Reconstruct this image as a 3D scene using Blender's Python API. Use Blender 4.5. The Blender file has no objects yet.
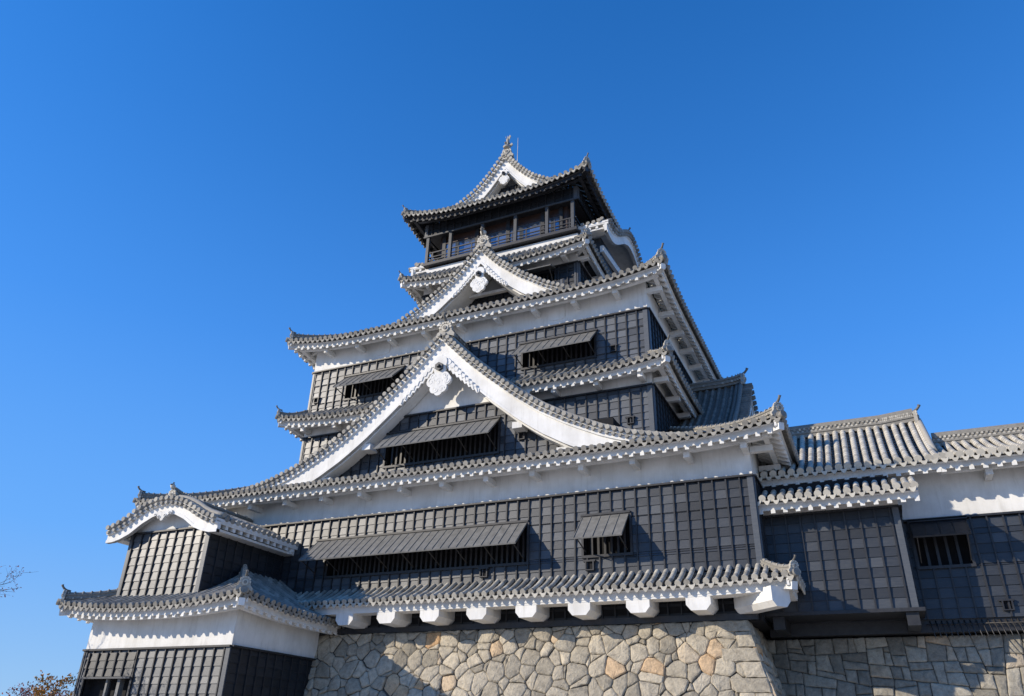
import bpy, math, random
from mathutils import Vector, Matrix
random.seed(7)
R_ = math.radians
# ------------------------------------------------------------------ camera, light, exposure
scene = bpy.context.scene
W_, H_ = 1024, 696
cam_d = bpy.data.cameras.new('camera'); cam = bpy.data.objects.new('camera', cam_d)
scene.collection.objects.link(cam); scene.camera = cam
cam_d.sensor_width = 36; cam_d.lens = 770.78 / 1024 * 36
cam_d.clip_start = 0.1; cam_d.clip_end = 3000
cy_, sy_ = math.cos(R_(25.389)), math.sin(R_(25.389))
cp_, sp_ = math.cos(R_(27.4977)), math.sin(R_(27.4977))
fwd = Vector((-sy_*cp_, cy_*cp_, sp_)); rgt = Vector((cy_, sy_, 0)); upv = rgt.cross(fwd)
cr_, sr_ = math.cos(R_(1.6855)), math.sin(R_(1.6855))
r2 = rgt*cr_ + upv*sr_; u2 = upv*cr_ - rgt*sr_
m = Matrix((r2, u2, -fwd)).transposed().to_4x4()
cam.matrix_world = m                       # the eye is the origin; ground lies 1.6 m below
GROUND = -1.6
world = bpy.data.worlds.new('World'); scene.world = world; world.use_nodes = True
wt = world.node_tree; bg = wt.nodes['Background']
sky = wt.nodes.new('ShaderNodeTexSky'); sky.sky_type = 'NISHITA'; sky.sun_disc = False
SUN = Vector((-0.705, -0.575, 0.415)).normalized()
sky.sun_elevation = math.asin(SUN.z); sky.sun_rotation = math.atan2(SUN.x, SUN.y)
sky.air_density = 1.0; sky.dust_density = 0.0; sky.ozone_density = 3.5
hs = wt.nodes.new('ShaderNodeHueSaturation'); hs.inputs['Saturation'].default_value = 1.30
hs.inputs['Value'].default_value = 1.6; hs.inputs['Hue'].default_value = 0.509
wt.links.new(sky.outputs[0], hs.inputs['Color']); 
# clear-air horizon: deepen the pale band near the ground
tc = wt.nodes.new('ShaderNodeTexCoord'); sx = wt.nodes.new('ShaderNodeSeparateXYZ'); wt.links.new(tc.outputs['Generated'], sx.inputs[0])
mr = wt.nodes.new('ShaderNodeMapRange'); mr.interpolation_type = 'SMOOTHSTEP'
mr.inputs['From Min'].default_value = .15; mr.inputs['From Max'].default_value = .85; mr.inputs['To Min'].default_value = .95; mr.inputs['To Max'].default_value = 0
wt.links.new(sx.outputs['Z'], mr.inputs['Value'])
cr2 = wt.nodes.new('ShaderNodeValToRGB'); e_ = cr2.color_ramp.elements
e_[0].position = 0.0; e_[0].color = (.30, .52, .82, 1); e_[1].position = .65; e_[1].color = (.047, .225, .69, 1)
for p_, c_ in ((.21, (.138, .40, .92, 1)), (.45, (.068, .285, .83, 1))):
    x_ = cr2.color_ramp.elements.new(p_); x_.color = c_
wt.links.new(sx.outputs['Z'], cr2.inputs[0])
vm_ = wt.nodes.new('ShaderNodeVectorMath'); vm_.operation = 'SCALE'; vm_.inputs['Scale'].default_value = 6.6
wt.links.new(cr2.outputs[0], vm_.inputs[0])
mx_ = wt.nodes.new('ShaderNodeMix'); mx_.data_type = 'RGBA'
wt.links.new(mr.outputs[0], mx_.inputs[0]); wt.links.new(hs.outputs[0], mx_.inputs[6]); wt.links.new(vm_.outputs[0], mx_.inputs[7])
wt.links.new(mx_.outputs[2], bg.inputs['Color'])
bg.inputs['Strength'].default_value = 0.15
sd = bpy.data.lights.new('sun', 'SUN'); sd.energy = 5.0; sd.angle = R_(0.5); sd.color = (1.0, 0.93, 0.82)
so = bpy.data.objects.new('sun', sd); scene.collection.objects.link(so)
sd.color = (1.0, .89, .73)
so.rotation_euler = SUN.to_track_quat('Z', 'Y').to_euler(); so.location = (-60, -50, 60)
vs = scene.view_settings; vs.view_transform = 'Standard'; vs.look = 'None'; vs.gamma = 1; vs.exposure = 0.06
vs.use_curve_mapping = False

# ------------------------------------------------------------------ materials
def newmat(name):
    mt = bpy.data.materials.new(name); mt.use_nodes = True
    return mt, mt.node_tree, mt.node_tree.nodes['Principled BSDF']
def N(nt, typ, **kw):
    n = nt.nodes.new(typ)
    for k, v in kw.items():
        if k in n.inputs: n.inputs[k].default_value = v
        else: setattr(n, k, v)
    return n
def objco(nt, scale=(1, 1, 1)):
    tc = N(nt, 'ShaderNodeTexCoord'); mp = N(nt, 'ShaderNodeMapping'); mp.inputs['Scale'].default_value = scale
    nt.links.new(tc.outputs['Object'], mp.inputs['Vector']); return mp.outputs[0]
def noise(nt, co, scale, detail=4, rough=.55):
    n = N(nt, 'ShaderNodeTexNoise'); n.inputs['Scale'].default_value = scale
    n.inputs['Detail'].default_value = detail; n.inputs['Roughness'].default_value = rough
    nt.links.new(co, n.inputs['Vector']); return n.outputs['Fac']
def ramp(nt, fac, stops):
    r = N(nt, 'ShaderNodeValToRGB'); e = r.color_ramp.elements
    e[0].position, e[0].color = stops[0][0], (*stops[0][1], 1)
    e[1].position, e[1].color = stops[-1][0], (*stops[-1][1], 1)
    for p, c in stops[1:-1]:
        x = e.new(p); x.color = (*c, 1)
    nt.links.new(fac, r.inputs[0]); return r.outputs[0]
def mix(nt, fac, a, b, mode='MIX'):
    mx = N(nt, 'ShaderNodeMix', data_type='RGBA', blend_type=mode)
    if isinstance(fac, float): mx.inputs[0].default_value = fac
    else: nt.links.new(fac, mx.inputs[0])
    for v, i in ((a, 6), (b, 7)):
        if isinstance(v, tuple): mx.inputs[i].default_value = (*v, 1)
        else: nt.links.new(v, mx.inputs[i])
    return mx.outputs[2]
def attr(nt, name):
    a = N(nt, 'ShaderNodeAttribute'); a.attribute_name = name; return a
def bump(nt, b, h, strength=.3, dist=.02):
    n = N(nt, 'ShaderNodeBump'); n.inputs['Strength'].default_value = strength; n.inputs['Distance'].default_value = dist
    nt.links.new(h, n.inputs['Height']); nt.links.new(n.outputs[0], b.inputs['Normal'])
M = {}
# roof tile: grey fired clay with lighter lime dust
mt, nt, b = newmat('roof_tile'); M['tile'] = mt
co = objco(nt)
c = ramp(nt, noise(nt, co, 9, 5, .7), [(.28, (.15, .14, .12)), (.5, (.29, .27, .232)), (.72, (.46, .43, .365))])
tn = attr(nt, 'tone')
c2 = mix(nt, .6, c, ramp(nt, tn.outputs['Fac'], [(0, (.05, .048, .044)), (.5, (.24, .225, .195)), (1, (.74, .69, .58))]))
nt.links.new(c2, b.inputs['Base Color']); b.inputs['Roughness'].default_value = .68; b.inputs['Specular IOR Level'].default_value = .3
bump(nt, b, noise(nt, co, 30, 4), .25, .01)
# plain material: noise between two colours, optional tone mix
def plain(name, key, lo, hi, rough, sc=3, bs=.15, spec=None, detail=5, tone=0.0, zs=1):
    mt, nt, b = newmat(name); M[key] = mt
    co = objco(nt, (1, 1, zs))
    c = ramp(nt, noise(nt, co, sc, detail, .65), [(.3, lo), (.7, hi)])
    if tone:
        t = attr(nt, 'tone')
        c = mix(nt, tone, c, ramp(nt, t.outputs['Fac'], [(0, tuple(x*.45 for x in lo)), (1, tuple(min(1, x*1.5) for x in hi))]))
    nt.links.new(c, b.inputs['Base Color']); b.inputs['Roughness'].default_value = rough
    if spec is not None: b.inputs['Specular IOR Level'].default_value = spec
    if bs: bump(nt, b, noise(nt, co, sc*8, 4), bs, .01)
    return mt, nt, b

mt, nt, b = plain('lime_plaster', 'white', (.70, .685, .65), (.84, .83, .795), .75, 1.6, .08, zs=.4)
co = objco(nt, (3.2, 3.2, .30)); old = b.inputs['Base Color'].links[0].from_socket
c = mix(nt, 1.0, old, ramp(nt, noise(nt, co, 1.6, 7, .72), [(.28, (.80, .79, .77)), (.45, (.97, .97, .965)), (.6, (1, 1, 1))]), 'MULTIPLY')
c = mix(nt, 1.0, c, ramp(nt, noise(nt, objco(nt), .7, 5, .6), [(.35, (.86, .855, .84)), (.55, (1, 1, 1))]), 'MULTIPLY')
nt.links.new(c, b.inputs['Base Color'])
plain('shaded_plaster', 'shadew', (.26, .255, .24), (.36, .35, .33), .85, 2, .1)  # plaster darkened: the gable overhang's shade is put into the colour
plain('grey_timber', 'gtim', (.035, .038, .043), (.065, .068, .072), .5, 5, .15)
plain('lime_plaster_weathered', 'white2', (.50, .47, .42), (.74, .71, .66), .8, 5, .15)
# black lacquered weatherboards: tone per board, grey bleaching, semi-gloss
mt, nt, b = newmat('weatherboard'); M['board'] = mt
co = objco(nt, (1, 1, 6))
t = attr(nt, 'tone')
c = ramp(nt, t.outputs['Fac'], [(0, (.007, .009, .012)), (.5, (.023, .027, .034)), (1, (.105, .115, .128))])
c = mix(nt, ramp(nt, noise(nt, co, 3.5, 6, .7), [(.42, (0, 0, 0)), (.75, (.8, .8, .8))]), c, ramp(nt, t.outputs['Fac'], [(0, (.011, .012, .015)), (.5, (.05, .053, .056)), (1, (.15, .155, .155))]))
nt.links.new(c, b.inputs['Base Color'])
rr = N(nt, 'ShaderNodeMapRange'); nt.links.new(t.outputs['Fac'], rr.inputs['Value'])
rr.inputs['To Min'].default_value = .52; rr.inputs['To Max'].default_value = .42
nt.links.new(rr.outputs[0], b.inputs['Roughness']); b.inputs['Specular IOR Level'].default_value = .55
bump(nt, b, noise(nt, co, 14, 5, .7), .35, .008)
plain('black_timber', 'dark', (.012, .012, .014), (.03, .03, .032), .5, 6, .2)
plain('black_interior', 'void', (.004, .004, .005), (.008, .008, .01), .9, 4, 0)
plain('awning_sheet', 'awn', (.13, .128, .12), (.22, .215, .20), .45, 4, .15)
plain('brown_timber', 'brown', (.03, .016, .012), (.06, .03, .02), .5, 5, .1)
plain('iron', 'iron', (.03, .028, .027), (.06, .055, .05), .45, 12, .1)
plain('bronze_boss', 'boss', (.012, .014, .018), (.03, .034, .04), .35, 12, .1)
plain('steel_rod', 'rod', (.35, .35, .36), (.5, .5, .5), .35, 8, 0)
mt, nt, b = newmat('window_glass'); M['glass'] = mt
b.inputs['Base Color'].default_value = (.22, .26, .32, 1); b.inputs['Roughness'].default_value = .1; b.inputs['Metallic'].default_value = .7
b.inputs['Specular IOR Level'].default_value = .9
# masonry: per-stone tone in a face attribute
def stonemat(name, key, cols):
    mt, nt, b = newmat(name); M[key] = mt
    co = objco(nt); t = attr(nt, 'tone')
    c = ramp(nt, t.outputs['Fac'], cols)
    n1 = ramp(nt, noise(nt, co, 5, 8, .7), [(.3, (.60, .59, .57)), (.55, (1.05, 1.04, 1.0)), (.8, (1.3, 1.27, 1.18))])
    c = mix(nt, 1.0, c, n1, 'MULTIPLY')
    n2 = ramp(nt, noise(nt, co, 22, 5, .7), [(.35, (.8, .79, .77)), (.6, (1.05, 1.05, 1.04))])
    c = mix(nt, .8, c, n2, 'MULTIPLY')
    nt.links.new(c, b.inputs['Base Color']); b.inputs['Roughness'].default_value = .85
    bump(nt, b, noise(nt, co, 11, 8, .7), .8, .05)
stonemat('rubble_stone', 'stone', [(0, (.28, .25, .20)), (.3, (.38, .34, .275)), (.6, (.46, .41, .33)), (.86, (.53, .47, .375)), (.93, (.56, .42, .28)), (1, (.58, .37, .20))])
stonemat('cut_stone', 'stone2', [(0, (.20, .185, .155)), (.5, (.31, .285, .24)), (.9, (.42, .385, .32)), (1, (.47, .36, .25))])
plain('joint_earth', 'joint', (.035, .03, .025), (.08, .07, .058), .95, 8, .3)
plain('bark', 'bark', (.05, .038, .03), (.12, .095, .075), .9, 8, .5)
def leafmat(name, key, lo, hi):
    mt, nt, b = plain(name, key, lo, hi, .6, 2.5, 0, tone=.5); b.inputs['Specular IOR Level'].default_value = .2
leafmat('leaf_red', 'leafred', (.20, .035, .022), (.34, .08, .04))
leafmat('leaf_yellow', 'leafyel', (.30, .13, .03), (.48, .24, .05))
leafmat('leaf_olive', 'leafol', (.06, .075, .03), (.12, .13, .05))

# ------------------------------------------------------------------ mesh builder
BASE = Vector((0, 0, 0))        # base of the thing being built
class MB:
    def __init__(s): s.v = []; s.f = []; s.m = []; s.t = []; s.sm = []
    def add(s, vs, fs, mat=0, tone=.5, smooth=False):
        o = len(s.v); s.v.extend(vs)
        for f in fs:
            s.f.append([o+i for i in f]); s.m.append(mat); s.t.append(tone); s.sm.append(smooth)
    def quad(s, a, b, c, d, mat=0, tone=.5): s.add([a, b, c, d], [(0, 1, 2, 3)], mat, tone)
    def hexa(s, p, mat=0, tone=.5):     # p: 4 bottom + 4 top corners
        s.add(p, [(0, 3, 2, 1), (4, 5, 6, 7), (0, 1, 5, 4), (1, 2, 6, 5), (2, 3, 7, 6), (3, 0, 4, 7)], mat, tone)
    def box(s, F, u0, u1, v0, v1, z0, z1, mat=0, tone=.5):
        s.hexa([F(u0, v0, z0), F(u1, v0, z0), F(u1, v1, z0), F(u0, v1, z0), F(u0, v0, z1), F(u1, v0, z1), F(u1, v1, z1), F(u0, v1, z1)], mat, tone)
    def bar(s, a, b, w, h, mat=0, tone=.5, up=Vector((0, 0, 1)), taper=1.0):
        a = Vector(a); b = Vector(b); d = (b-a).normalized(); l = d.cross(up)
        if l.length < 1e-4: l = Vector((1, 0, 0))
        l.normalize(); n = l.cross(d)
        P = []
        for c, k in ((a, 1), (b, taper)):
            P += [c - l*w/2*k - n*h/2*k, c + l*w/2*k - n*h/2*k, c + l*w/2*k + n*h/2*k, c - l*w/2*k + n*h/2*k]
        s.hexa(P, mat, tone)
    def tube(s, pts, rad, n=8, mat=0, tone=.5, caps=True, a0=0, a1=2*math.pi, up=Vector((0, 0, 1)), smooth=True):
        pts = [Vector(p) for p in pts]; full = abs(a1-a0-2*math.pi) < 1e-6
        if not isinstance(rad, (list, tuple)): rad = [rad]*len(pts)
        V = []; k = n if full else n+1
        for i, p in enumerate(pts):
            d = (pts[min(i+1, len(pts)-1)] - pts[max(i-1, 0)])
            if d.length < 1e-9: d = Vector((0, 0, 1))
            d.normalize(); l = d.cross(up)
            if l.length < 1e-3: l = d.cross(Vector((0, 1, 0)))
            l.normalize(); q = l.cross(d)
            for j in range(k):
                a = a0 + (a1-a0)*j/n
                V.append(p + (l*math.cos(a) + q*math.sin(a))*rad[i])
        F_ = []
        for i in range(len(pts)-1):
            for j in range(k if full else n):
                a = i*k+j; b = i*k+(j+1) % k
                F_.append((a, b, b+k, a+k))
        s.add(V, F_, mat, tone, smooth)
        if caps:
            o = len(s.v) - len(V)
            for e in (0, len(pts)-1):
                idx = [o+e*k+j for j in range(k)]
                s.f.append(idx if e else idx[::-1]); s.m.append(mat); s.t.append(tone); s.sm.append(False)
    def sweep(s, pts, prof, mat=0, tone=.5, close=True):   # prof: (lateral, vertical) closed outline
        pts = [Vector(p) for p in pts]; k = len(prof); V = []
        for i, p in enumerate(pts):
            d = pts[min(i+1, len(pts)-1)] - pts[max(i-1, 0)]; d.z = 0; d.normalize()
            l = Vector((d.y, -d.x, 0))
            for a, b in prof: V.append(p + l*a + Vector((0, 0, b)))
        F_ = [(i*k+j, i*k+(j+1) % k, (i+1)*k+(j+1) % k, (i+1)*k+j) for i in range(len(pts)-1) for j in range(k)]
        if close: F_ += [tuple(range(k))[::-1], tuple((len(pts)-1)*k+j for j in range(k))]
        s.add(V, F_, mat, tone)
    def plate(s, P2, F, v0, v1, mat=0, tone=.5):   # outline (u,z) extruded between v0 (back) and v1 (front)
        n = len(P2)
        V = [F(u, v0, z) for u, z in P2] + [F(u, v1, z) for u, z in P2]
        s.add(V, [tuple(range(n))[::-1], tuple(range(n, 2*n))] + [(i, (i+1) % n, n+(i+1) % n, n+i) for i in range(n)], mat, tone)
    def build(s, name, parent=None, mats=('white',), label=None):
        me = bpy.data.meshes.new(name)
        me.from_pydata([tuple(Vector(v)-BASE) for v in s.v], [], s.f)
        for mm in mats: me.materials.append(M[mm])
        me.polygons.foreach_set('material_index', s.m)
        me.polygons.foreach_set('use_smooth', s.sm)
        at = me.attributes.new('tone', 'FLOAT', 'FACE'); at.data.foreach_set('value', s.t)
        me.update()
        o = bpy.data.objects.new(name, me); scene.collection.objects.link(o)
        if parent is not None: o.parent = parent
        elif BASE.length > 0: o.location = BASE
        if label: o['label'] = label
        return o
def thing(name, label, cat, loc, group=None):
    global BASE
    o = bpy.data.objects.new(name, None); scene.collection.objects.link(o); o.empty_display_size = .5
    o.location = loc; BASE = Vector(loc); o['label'] = label; o['category'] = cat
    if group: o['group'] = group
    return o
def frame(O, U, Nn):           # local (along, outward, z) -> world
    O = Vector((O[0], O[1], 0)); U = Vector((U[0], U[1], 0)); Nn = Vector((Nn[0], Nn[1], 0))
    return lambda u, v, z: O + U*u + Nn*v + Vector((0, 0, z))
def rnd(a=0., b=1.): return random.uniform(a, b)
def interp(pts, x):
    if x <= pts[0][0]: return pts[0][1]
    for (a, b), (c, d) in zip(pts, pts[1:]):
        if x <= c: return b + (d-b)*(x-a)/(c-a)
    return pts[-1][1]

# ------------------------------------------------------------------ walls
def clapboard(name, parent, F, u0, u1, z0, z1, holes=(), rng=None, spacing=.49, row=.335, shift=0, corner=(1, 1), tone=(.15, .75), checker=None, label=None, cap=True):
    mb = MB(); zs = []; z = z0
    brk = sorted({h[2] for h in holes} | {h[3] for h in holes})
    while z < z1-.02:
        zn = min(z+row, z1)
        for b in brk:
            if z+.005 < b < zn-.005: zn = b; break
        zs.append((z, zn)); z = zn
    nb = max(1, int((u1-u0)/spacing))
    bx = [u0 + shift + spacing*i for i in range(-1, nb+3)]
    def spans(a, b, za, zb):
        out = [(a, b)]
        for h in holes:
            if h[2] < zb-.01 and h[3] > za+.01:
                o2 = []
                for p, q in out:
                    if h[1] <= p or h[0] >= q: o2.append((p, q)); continue
                    if p < h[0]: o2.append((p, h[0]))
                    if q > h[1]: o2.append((h[1], q))
                out = o2
        return out
    for k, (za, zb) in enumerate(zs):
        lo, hi = (u0, u1) if rng is None else rng((za+zb)/2)
        lo = max(lo, u0); hi = min(hi, u1)
        for i in range(len(bx)-1):
            a = max(bx[i], lo); b = min(bx[i+1], hi)
            if b-a < .02: continue
            t = rnd(*tone)
            if checker and checker(a): t = (.25 if k % 2 else .52) + rnd(-.1, .1) + .08*math.sin(i*1.7)
            for p, q in spans(a, b, za, zb):
                if q-p < .01: continue
                mb.hexa([F(p, -.03, za), F(q, -.03, za), F(q, .038, za+rnd(-.004, .004)), F(p, .038, za+rnd(-.004, .004)),
                         F(p, -.03, zb+.0), F(q, -.03, zb+.0), F(q, .010, zb-.002), F(p, .010, zb-.002)], 0, t)
    for x in bx:
        if not (u0+.05 < x < u1-.05): continue
        zt = z1
        if rng is not None:
            zz = z0; 
            while zz < z1:
                lo, hi = rng(zz)
                if not (lo <= x <= hi): zt = zz; break
                zz += .05
        segs = [(z0, zt)]
        for h in holes:
            if h[0]-.03 < x < h[1]+.03:
                s2 = []
                for p, q in segs:
                    if h[3] <= p or h[2] >= q: s2.append((p, q)); continue
                    if p < h[2]: s2.append((p, h[2]))
                    if q > h[3]: s2.append((h[3], q))
                segs = s2
        for p, q in segs:
            if q-p > .05: mb.box(F, x-.026, x+.026, -.02, .085, p+.002, q-.002, 1, .5)
    for side, x in ((0, u0), (1, u1)):
        if corner[side] and rng is None:
            a, b = (x-.004, x+.20) if side == 0 else (x-.20, x+.004)
            mb.box(F, a, b, -.025, .06, z0, z1-.001, 0, .8)
    if cap:
        mb.box(F, u0-.03, u1+.03, -.03, .13, z1, z1+.07, 1, .3) if rng is None else mb.box(F, rng(z1)[0]+.1, rng(z1)[1]-.1, -.03, .13, z1, z1+.07, 1, .3)
    return mb.build(name, parent, ('board', 'dark'), label)
def plaster(name, parent, F, u0, u1, z0, z1, th=.3, label=None):
    mb = MB(); e = .004 if name.startswith('side') else 0; mb.box(F, u0+e+.0, u1-e, -th, e*1.5, z0+e, z1-e); return mb.build(name, parent, ('white',), label)
def slab(name, parent, x0, x1, y0, y1, z0, z1, mat):
    mb = MB(); mb.box(lambda u, v, z: Vector((u, v, z)), x0, x1, y0, y1, z0, z1); return mb.build(name, parent, (mat,))
def loophole(parent, F, u, z, s=.30):
    s *= .82
    mb = MB()
    for a, b, c, d in ((-s, s*.9, s*.55, s*.8), (-s*.7, s*.7, -s*.75, -s*.6), (-s*.7, -s*.5, -s*.6, s*.55), (s*.5, s*.7, -s*.6, s*.55)):
        mb.box(F, u+a, u+b, .0, .14, z+c, z+d, 0)
    mb.box(F, u-s*.5, u+s*.5, .0, .05, z-s*.6, z+s*.55, 1)
    mb.build('loophole', parent, ('dark', 'void'))
def window(parent, F, u0, u1, z0, z1, awn=None, name='window', bars=.23, label=None, amat='awn'):
    """opening with lattice; awn=(hinge z, drop, reach, left extra, right extra)"""
    mb = MB(); D = -.34
    mb.quad(F(u0, D, z0), F(u1, D, z0), F(u1, D, z1), F(u0, D, z1), 1)
    for a, b, c, d in ((u0-.09, u1+.09, z0-.10, z0), (u0-.09, u1+.09, z1, z1+.10), (u0-.09, u0, z0, z1), (u1, u1+.09, z0, z1)):
        mb.box(F, a, b, D, .10, c, d, 0)
    win = mb.build(name, parent, ('dark', 'void'), label)
    lb = MB(); n = max(2, int((u1-u0)/bars))
    for i in range(1, n):
        x = u0+(u1-u0)*i/n; lb.box(F, x-.045, x+.045, -.2, -.1, z0, z1, 0, .5)
    lb.build('lattice', win, ('dark',))
    if awn:
        hz, drop, reach, el, er = awn
        a, b = u0-el, u1+er
        ab = MB()
        ab.hexa([F(a, reach, hz-drop-.03), F(b, reach, hz-drop-.03), F(b, .06, hz-.03), F(a, .06, hz-.03),
                 F(a, reach+.02, hz-drop+.02), F(b, reach+.02, hz-drop+.02), F(b, .06, hz+.02), F(a, .06, hz+.02)], 0, .6)
        k = max(2, int((b-a)/.36))
        for i in range(k+1):
            x = a+(b-a)*i/k; w = .012
            x = min(max(x, a+w), b-w)
            ab.hexa([F(x-w, reach+.03, hz-drop+.015), F(x+w, reach+.03, hz-drop+.015), F(x+w, .06, hz+.015), F(x-w, .06, hz+.015),
                     F(x-w, reach+.035, hz-drop+.045), F(x+w, reach+.035, hz-drop+.045), F(x+w, .06, hz+.045), F(x-w, .06, hz+.045)], 0, .3)
        ab.box(F, a-.05, b+.05, .0, .13, hz+.02, hz+.10, 1)
        aw = ab.build('awning', win, (amat, 'dark'))
        k = max(2, int((b-a)/1.25)+1)
        for i in range(k):
            x = a+.12+(b-a-.24)*i/(k-1)
            sb = MB(); sb.bar(F(x+.0, .08, z0+.12), F(x, reach-.06, hz-drop-.01), .035, .035); sb.build('strut', win, ('iron',))
    return win

# ------------------------------------------------------------------ tiled roofs
SP = .32
def tile_row(mb, P, r=.095, disc=True, t=.5):
    """half-round cover tiles along a polyline P (eave first)"""
    pts = [P[0]]; L = 0
    # resample at ~0.3 m
    tot = sum((b-a).length for a, b in zip(P, P[1:])); n = max(1, round(tot/.30)); step = tot/n
    res = [P[0]]; acc = 0; i = 0; need = step
    for a, b in zip(P, P[1:]):
        l = (b-a).length
        while acc + l >= need-1e-6 and len(res) <= n:
            res.append(a + (b-a)*((need-acc)/l)); need += step
        acc += l
    for a, b in zip(res, res[1:]):
        mb.tube([a, b], [r, r*.94], 5, 0, min(1, max(0, t+rnd(-.25, .25))), False, 0, math.pi, smooth=True)
    if disc:
        d = (res[0]-res[1]).normalized()
        mb.tube([res[0]-d*.05+Vector((0, 0, .0)), res[0]+d*.05], r*1.16, 10, 0, max(0, min(1, t+rnd(-.15, .22))), True)
def roof_slope(parent, name, O, U, Nin, L, V, z0, rise, hl=0, hr=0, ll=0, lr=0, over=1.2, white=True, prof=1.25, arms=None, d=4.5, rafters=True, label=None, tone=.55, purlin=True, soft='white', rt=.095):
    F = frame(O, U, Nin)
    def h(u, v):
        t = max(0, min(1, v/V)); q = 1-t
        lift = 0
        if ll: lift += ll*max(0, 1-max(u, 0)/d)**2
        if lr: lift += lr*max(0, 1-max(L-u, 0)/d)**2
        return z0 + rise*(.72*t + .28*t**2) + lift*q
    def vm(u):
        r = V
        if hl: r = min(r, u/hl)
        if hr: r = min(r, (L-u)/hr)
        return r
    mb = MB(); n = int(round(L/SP)); sp = L/n
    for i in range(n+1):
        u = sp*i; v1 = vm(u)
        uu = min(max(u + rnd(-.012, .012), .09), L-.09); jz = rnd(-.008, .008)
        if v1 > .12 or i in (0, n):
            v1 = max(v1, .12); k = max(1, int(v1/.5))
            tile_row(mb, [F(uu, -.02 + (v1+.02)*j/k, h(u, v1*j/k)+.085+jz) for j in range(k+1)], r=rt, t=tone)
        if i < n:                                    # pan tiles with a lip at the eave
            um = u+sp/2; v1 = max(vm(um), .12); k = max(1, round(v1/.28))
            for j in range(k):
                va, vb = v1*j/k, v1*(j+1)/k
                t = max(0, rnd(-.05, .18))  # low pan tone paints in the shade between cover rows
                A = [F(u, va, h(u, va)+.04), F(um, va, h(um, va)-.03), F(u+sp, va, h(u+sp, va)+.04)]
                B = [F(u, vb, h(u, vb)+.01), F(um, vb, h(um, vb)-.055), F(u+sp, vb, h(u+sp, vb)+.01)]
                mb.quad(A[0], A[1], B[1], B[0], 0, t); mb.quad(A[1], A[2], B[2], B[1], 0, t)
            K = 6; t = min(1, tone+rnd(-.1, .25)); top = []; bot = []
            for q in range(K+1):
                s = q/K; uq = u+.045+(sp-.09)*s; arch = math.sin(math.pi*s)
                top.append((uq, h(uq, 0)+.03-.05*arch)); bot.append((uq, h(uq, 0)-.02-.15*arch))
            mb.plate(bot + top[::-1], F, -.055, .0, 0, t)
    roof = mb.build(name, parent, ('tile',), label)
    # plastered underside: fascia, soffit, rafters
    wm = soft
    ub = MB(); ng = max(2, int(L/.6))
    for i in range(ng):
        a, b = L*i/ng, L*(i+1)/ng
        za, zb = h(a, 0), h(b, 0)
        ub.hexa([F(a, .22, za-.29), F(b, .22, zb-.29), F(b, .30, zb-.29), F(a, .30, za-.29), F(a, .22, za-.04), F(b, .22, zb-.04), F(b, .30, zb-.04), F(a, .30, za-.04)], 0)
        wv = over+.02
        ia, ib = min(wv, max(vm(a), .12)), min(wv, max(vm(b), .12))
        ub.hexa([F(a, .29, za-.15), F(b, .29, zb-.15), F(b, ib, h(b, ib)-.15), F(a, ia, h(a, ia)-.15),
                 F(a, .17, za-.05), F(b, .17, zb-.05), F(b, ib, h(b, ib)-.05), F(a, ia, h(a, ia)-.05)], 0)
    ub.build('eave_soffit', roof, (wm,))
    if rafters and not RAF:
        rb = MB()
        for i in range(ng):
            a, b = max(L*i/ng, .2), min(L*(i+1)/ng, L-.2)
            rb.hexa([F(a, .24, h(a, 0)-.36), F(b, .24, h(b, 0)-.36), F(b, over, h(b, 0)-.36), F(a, over, h(a, 0)-.36), F(a, .24, h(a, 0)-.285), F(b, .24, h(b, 0)-.285), F(b, over, h(b, 0)-.285), F(a, over, h(a, 0)-.285)], 0)
        rb.build('eave_board', roof, (wm,))
    elif rafters:
        rb = MB(); nr = int(L/.42)
        for i in range(nr+1):
            u = .08+(L-.16)*i/nr; vv = min(over, vm(u)); w = .075
            if vv < .25: continue
            za, zb = h(u, .06), h(u, vv)
            rb.hexa([F(u-w, .20, za-.43), F(u+w, .20, za-.43), F(u+w, vv, zb-.36), F(u-w, vv, zb-.36),
                     F(u-w, .20, za-.292), F(u+w, .20, za-.292), F(u+w, vv, zb-.155), F(u-w, vv, zb-.155)], 0)
        rb.build('rafter_row', roof, (wm,))
        if purlin:
            pb = MB(); vp = over*.52
            for i in range(ng):
                a, b = L*i/ng, L*(i+1)/ng
                a = max(a, vp*.7 if hl else 0); b = min(b, L-(vp*.7 if hr else 0))
                if b <= a: continue
                pb.hexa([F(a, vp-.09, h(a, vp)-.57), F(b, vp-.09, h(b, vp)-.57), F(b, vp+.09, h(b, vp)-.57), F(a, vp+.09, h(a, vp)-.57),
                         F(a, vp-.09, h(a, vp)-.375), F(b, vp-.09, h(b, vp)-.375), F(b, vp+.09, h(b, vp)-.375), F(a, vp+.09, h(a, vp)-.375)], 0)
            pb.build('eave_purlin', roof, (wm,))
            if arms:
                for u in arms:
                    ab = MB(); w = .11; zt = h(u, vp)-.572
                    ab.hexa([F(u-w, vp-.14, zt-.22), F(u+w, vp-.14, zt-.22), F(u+w, over, zt-.22), F(u-w, over, zt-.22),
                             F(u-w, vp-.14, zt), F(u+w, vp-.14, zt), F(u+w, over, zt), F(u-w, over, zt)], 0)
                    ab.build('bracket_arm', roof, (wm,))
    return roof, h, F
RIDGE = [(-.17, 0), (-.17, .12), (-.21, .12), (-.21, .17), (-.14, .17), (-.14, .30), (-.17, .30), (-.17, .35), (-.09, .35), (-.07, .43), (0, .47),
         (.07, .43), (.09, .35), (.17, .35), (.17, .30), (.14, .30), (.14, .17), (.21, .17), (.21, .12), (.17, .12), (.17, 0)]
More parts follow.
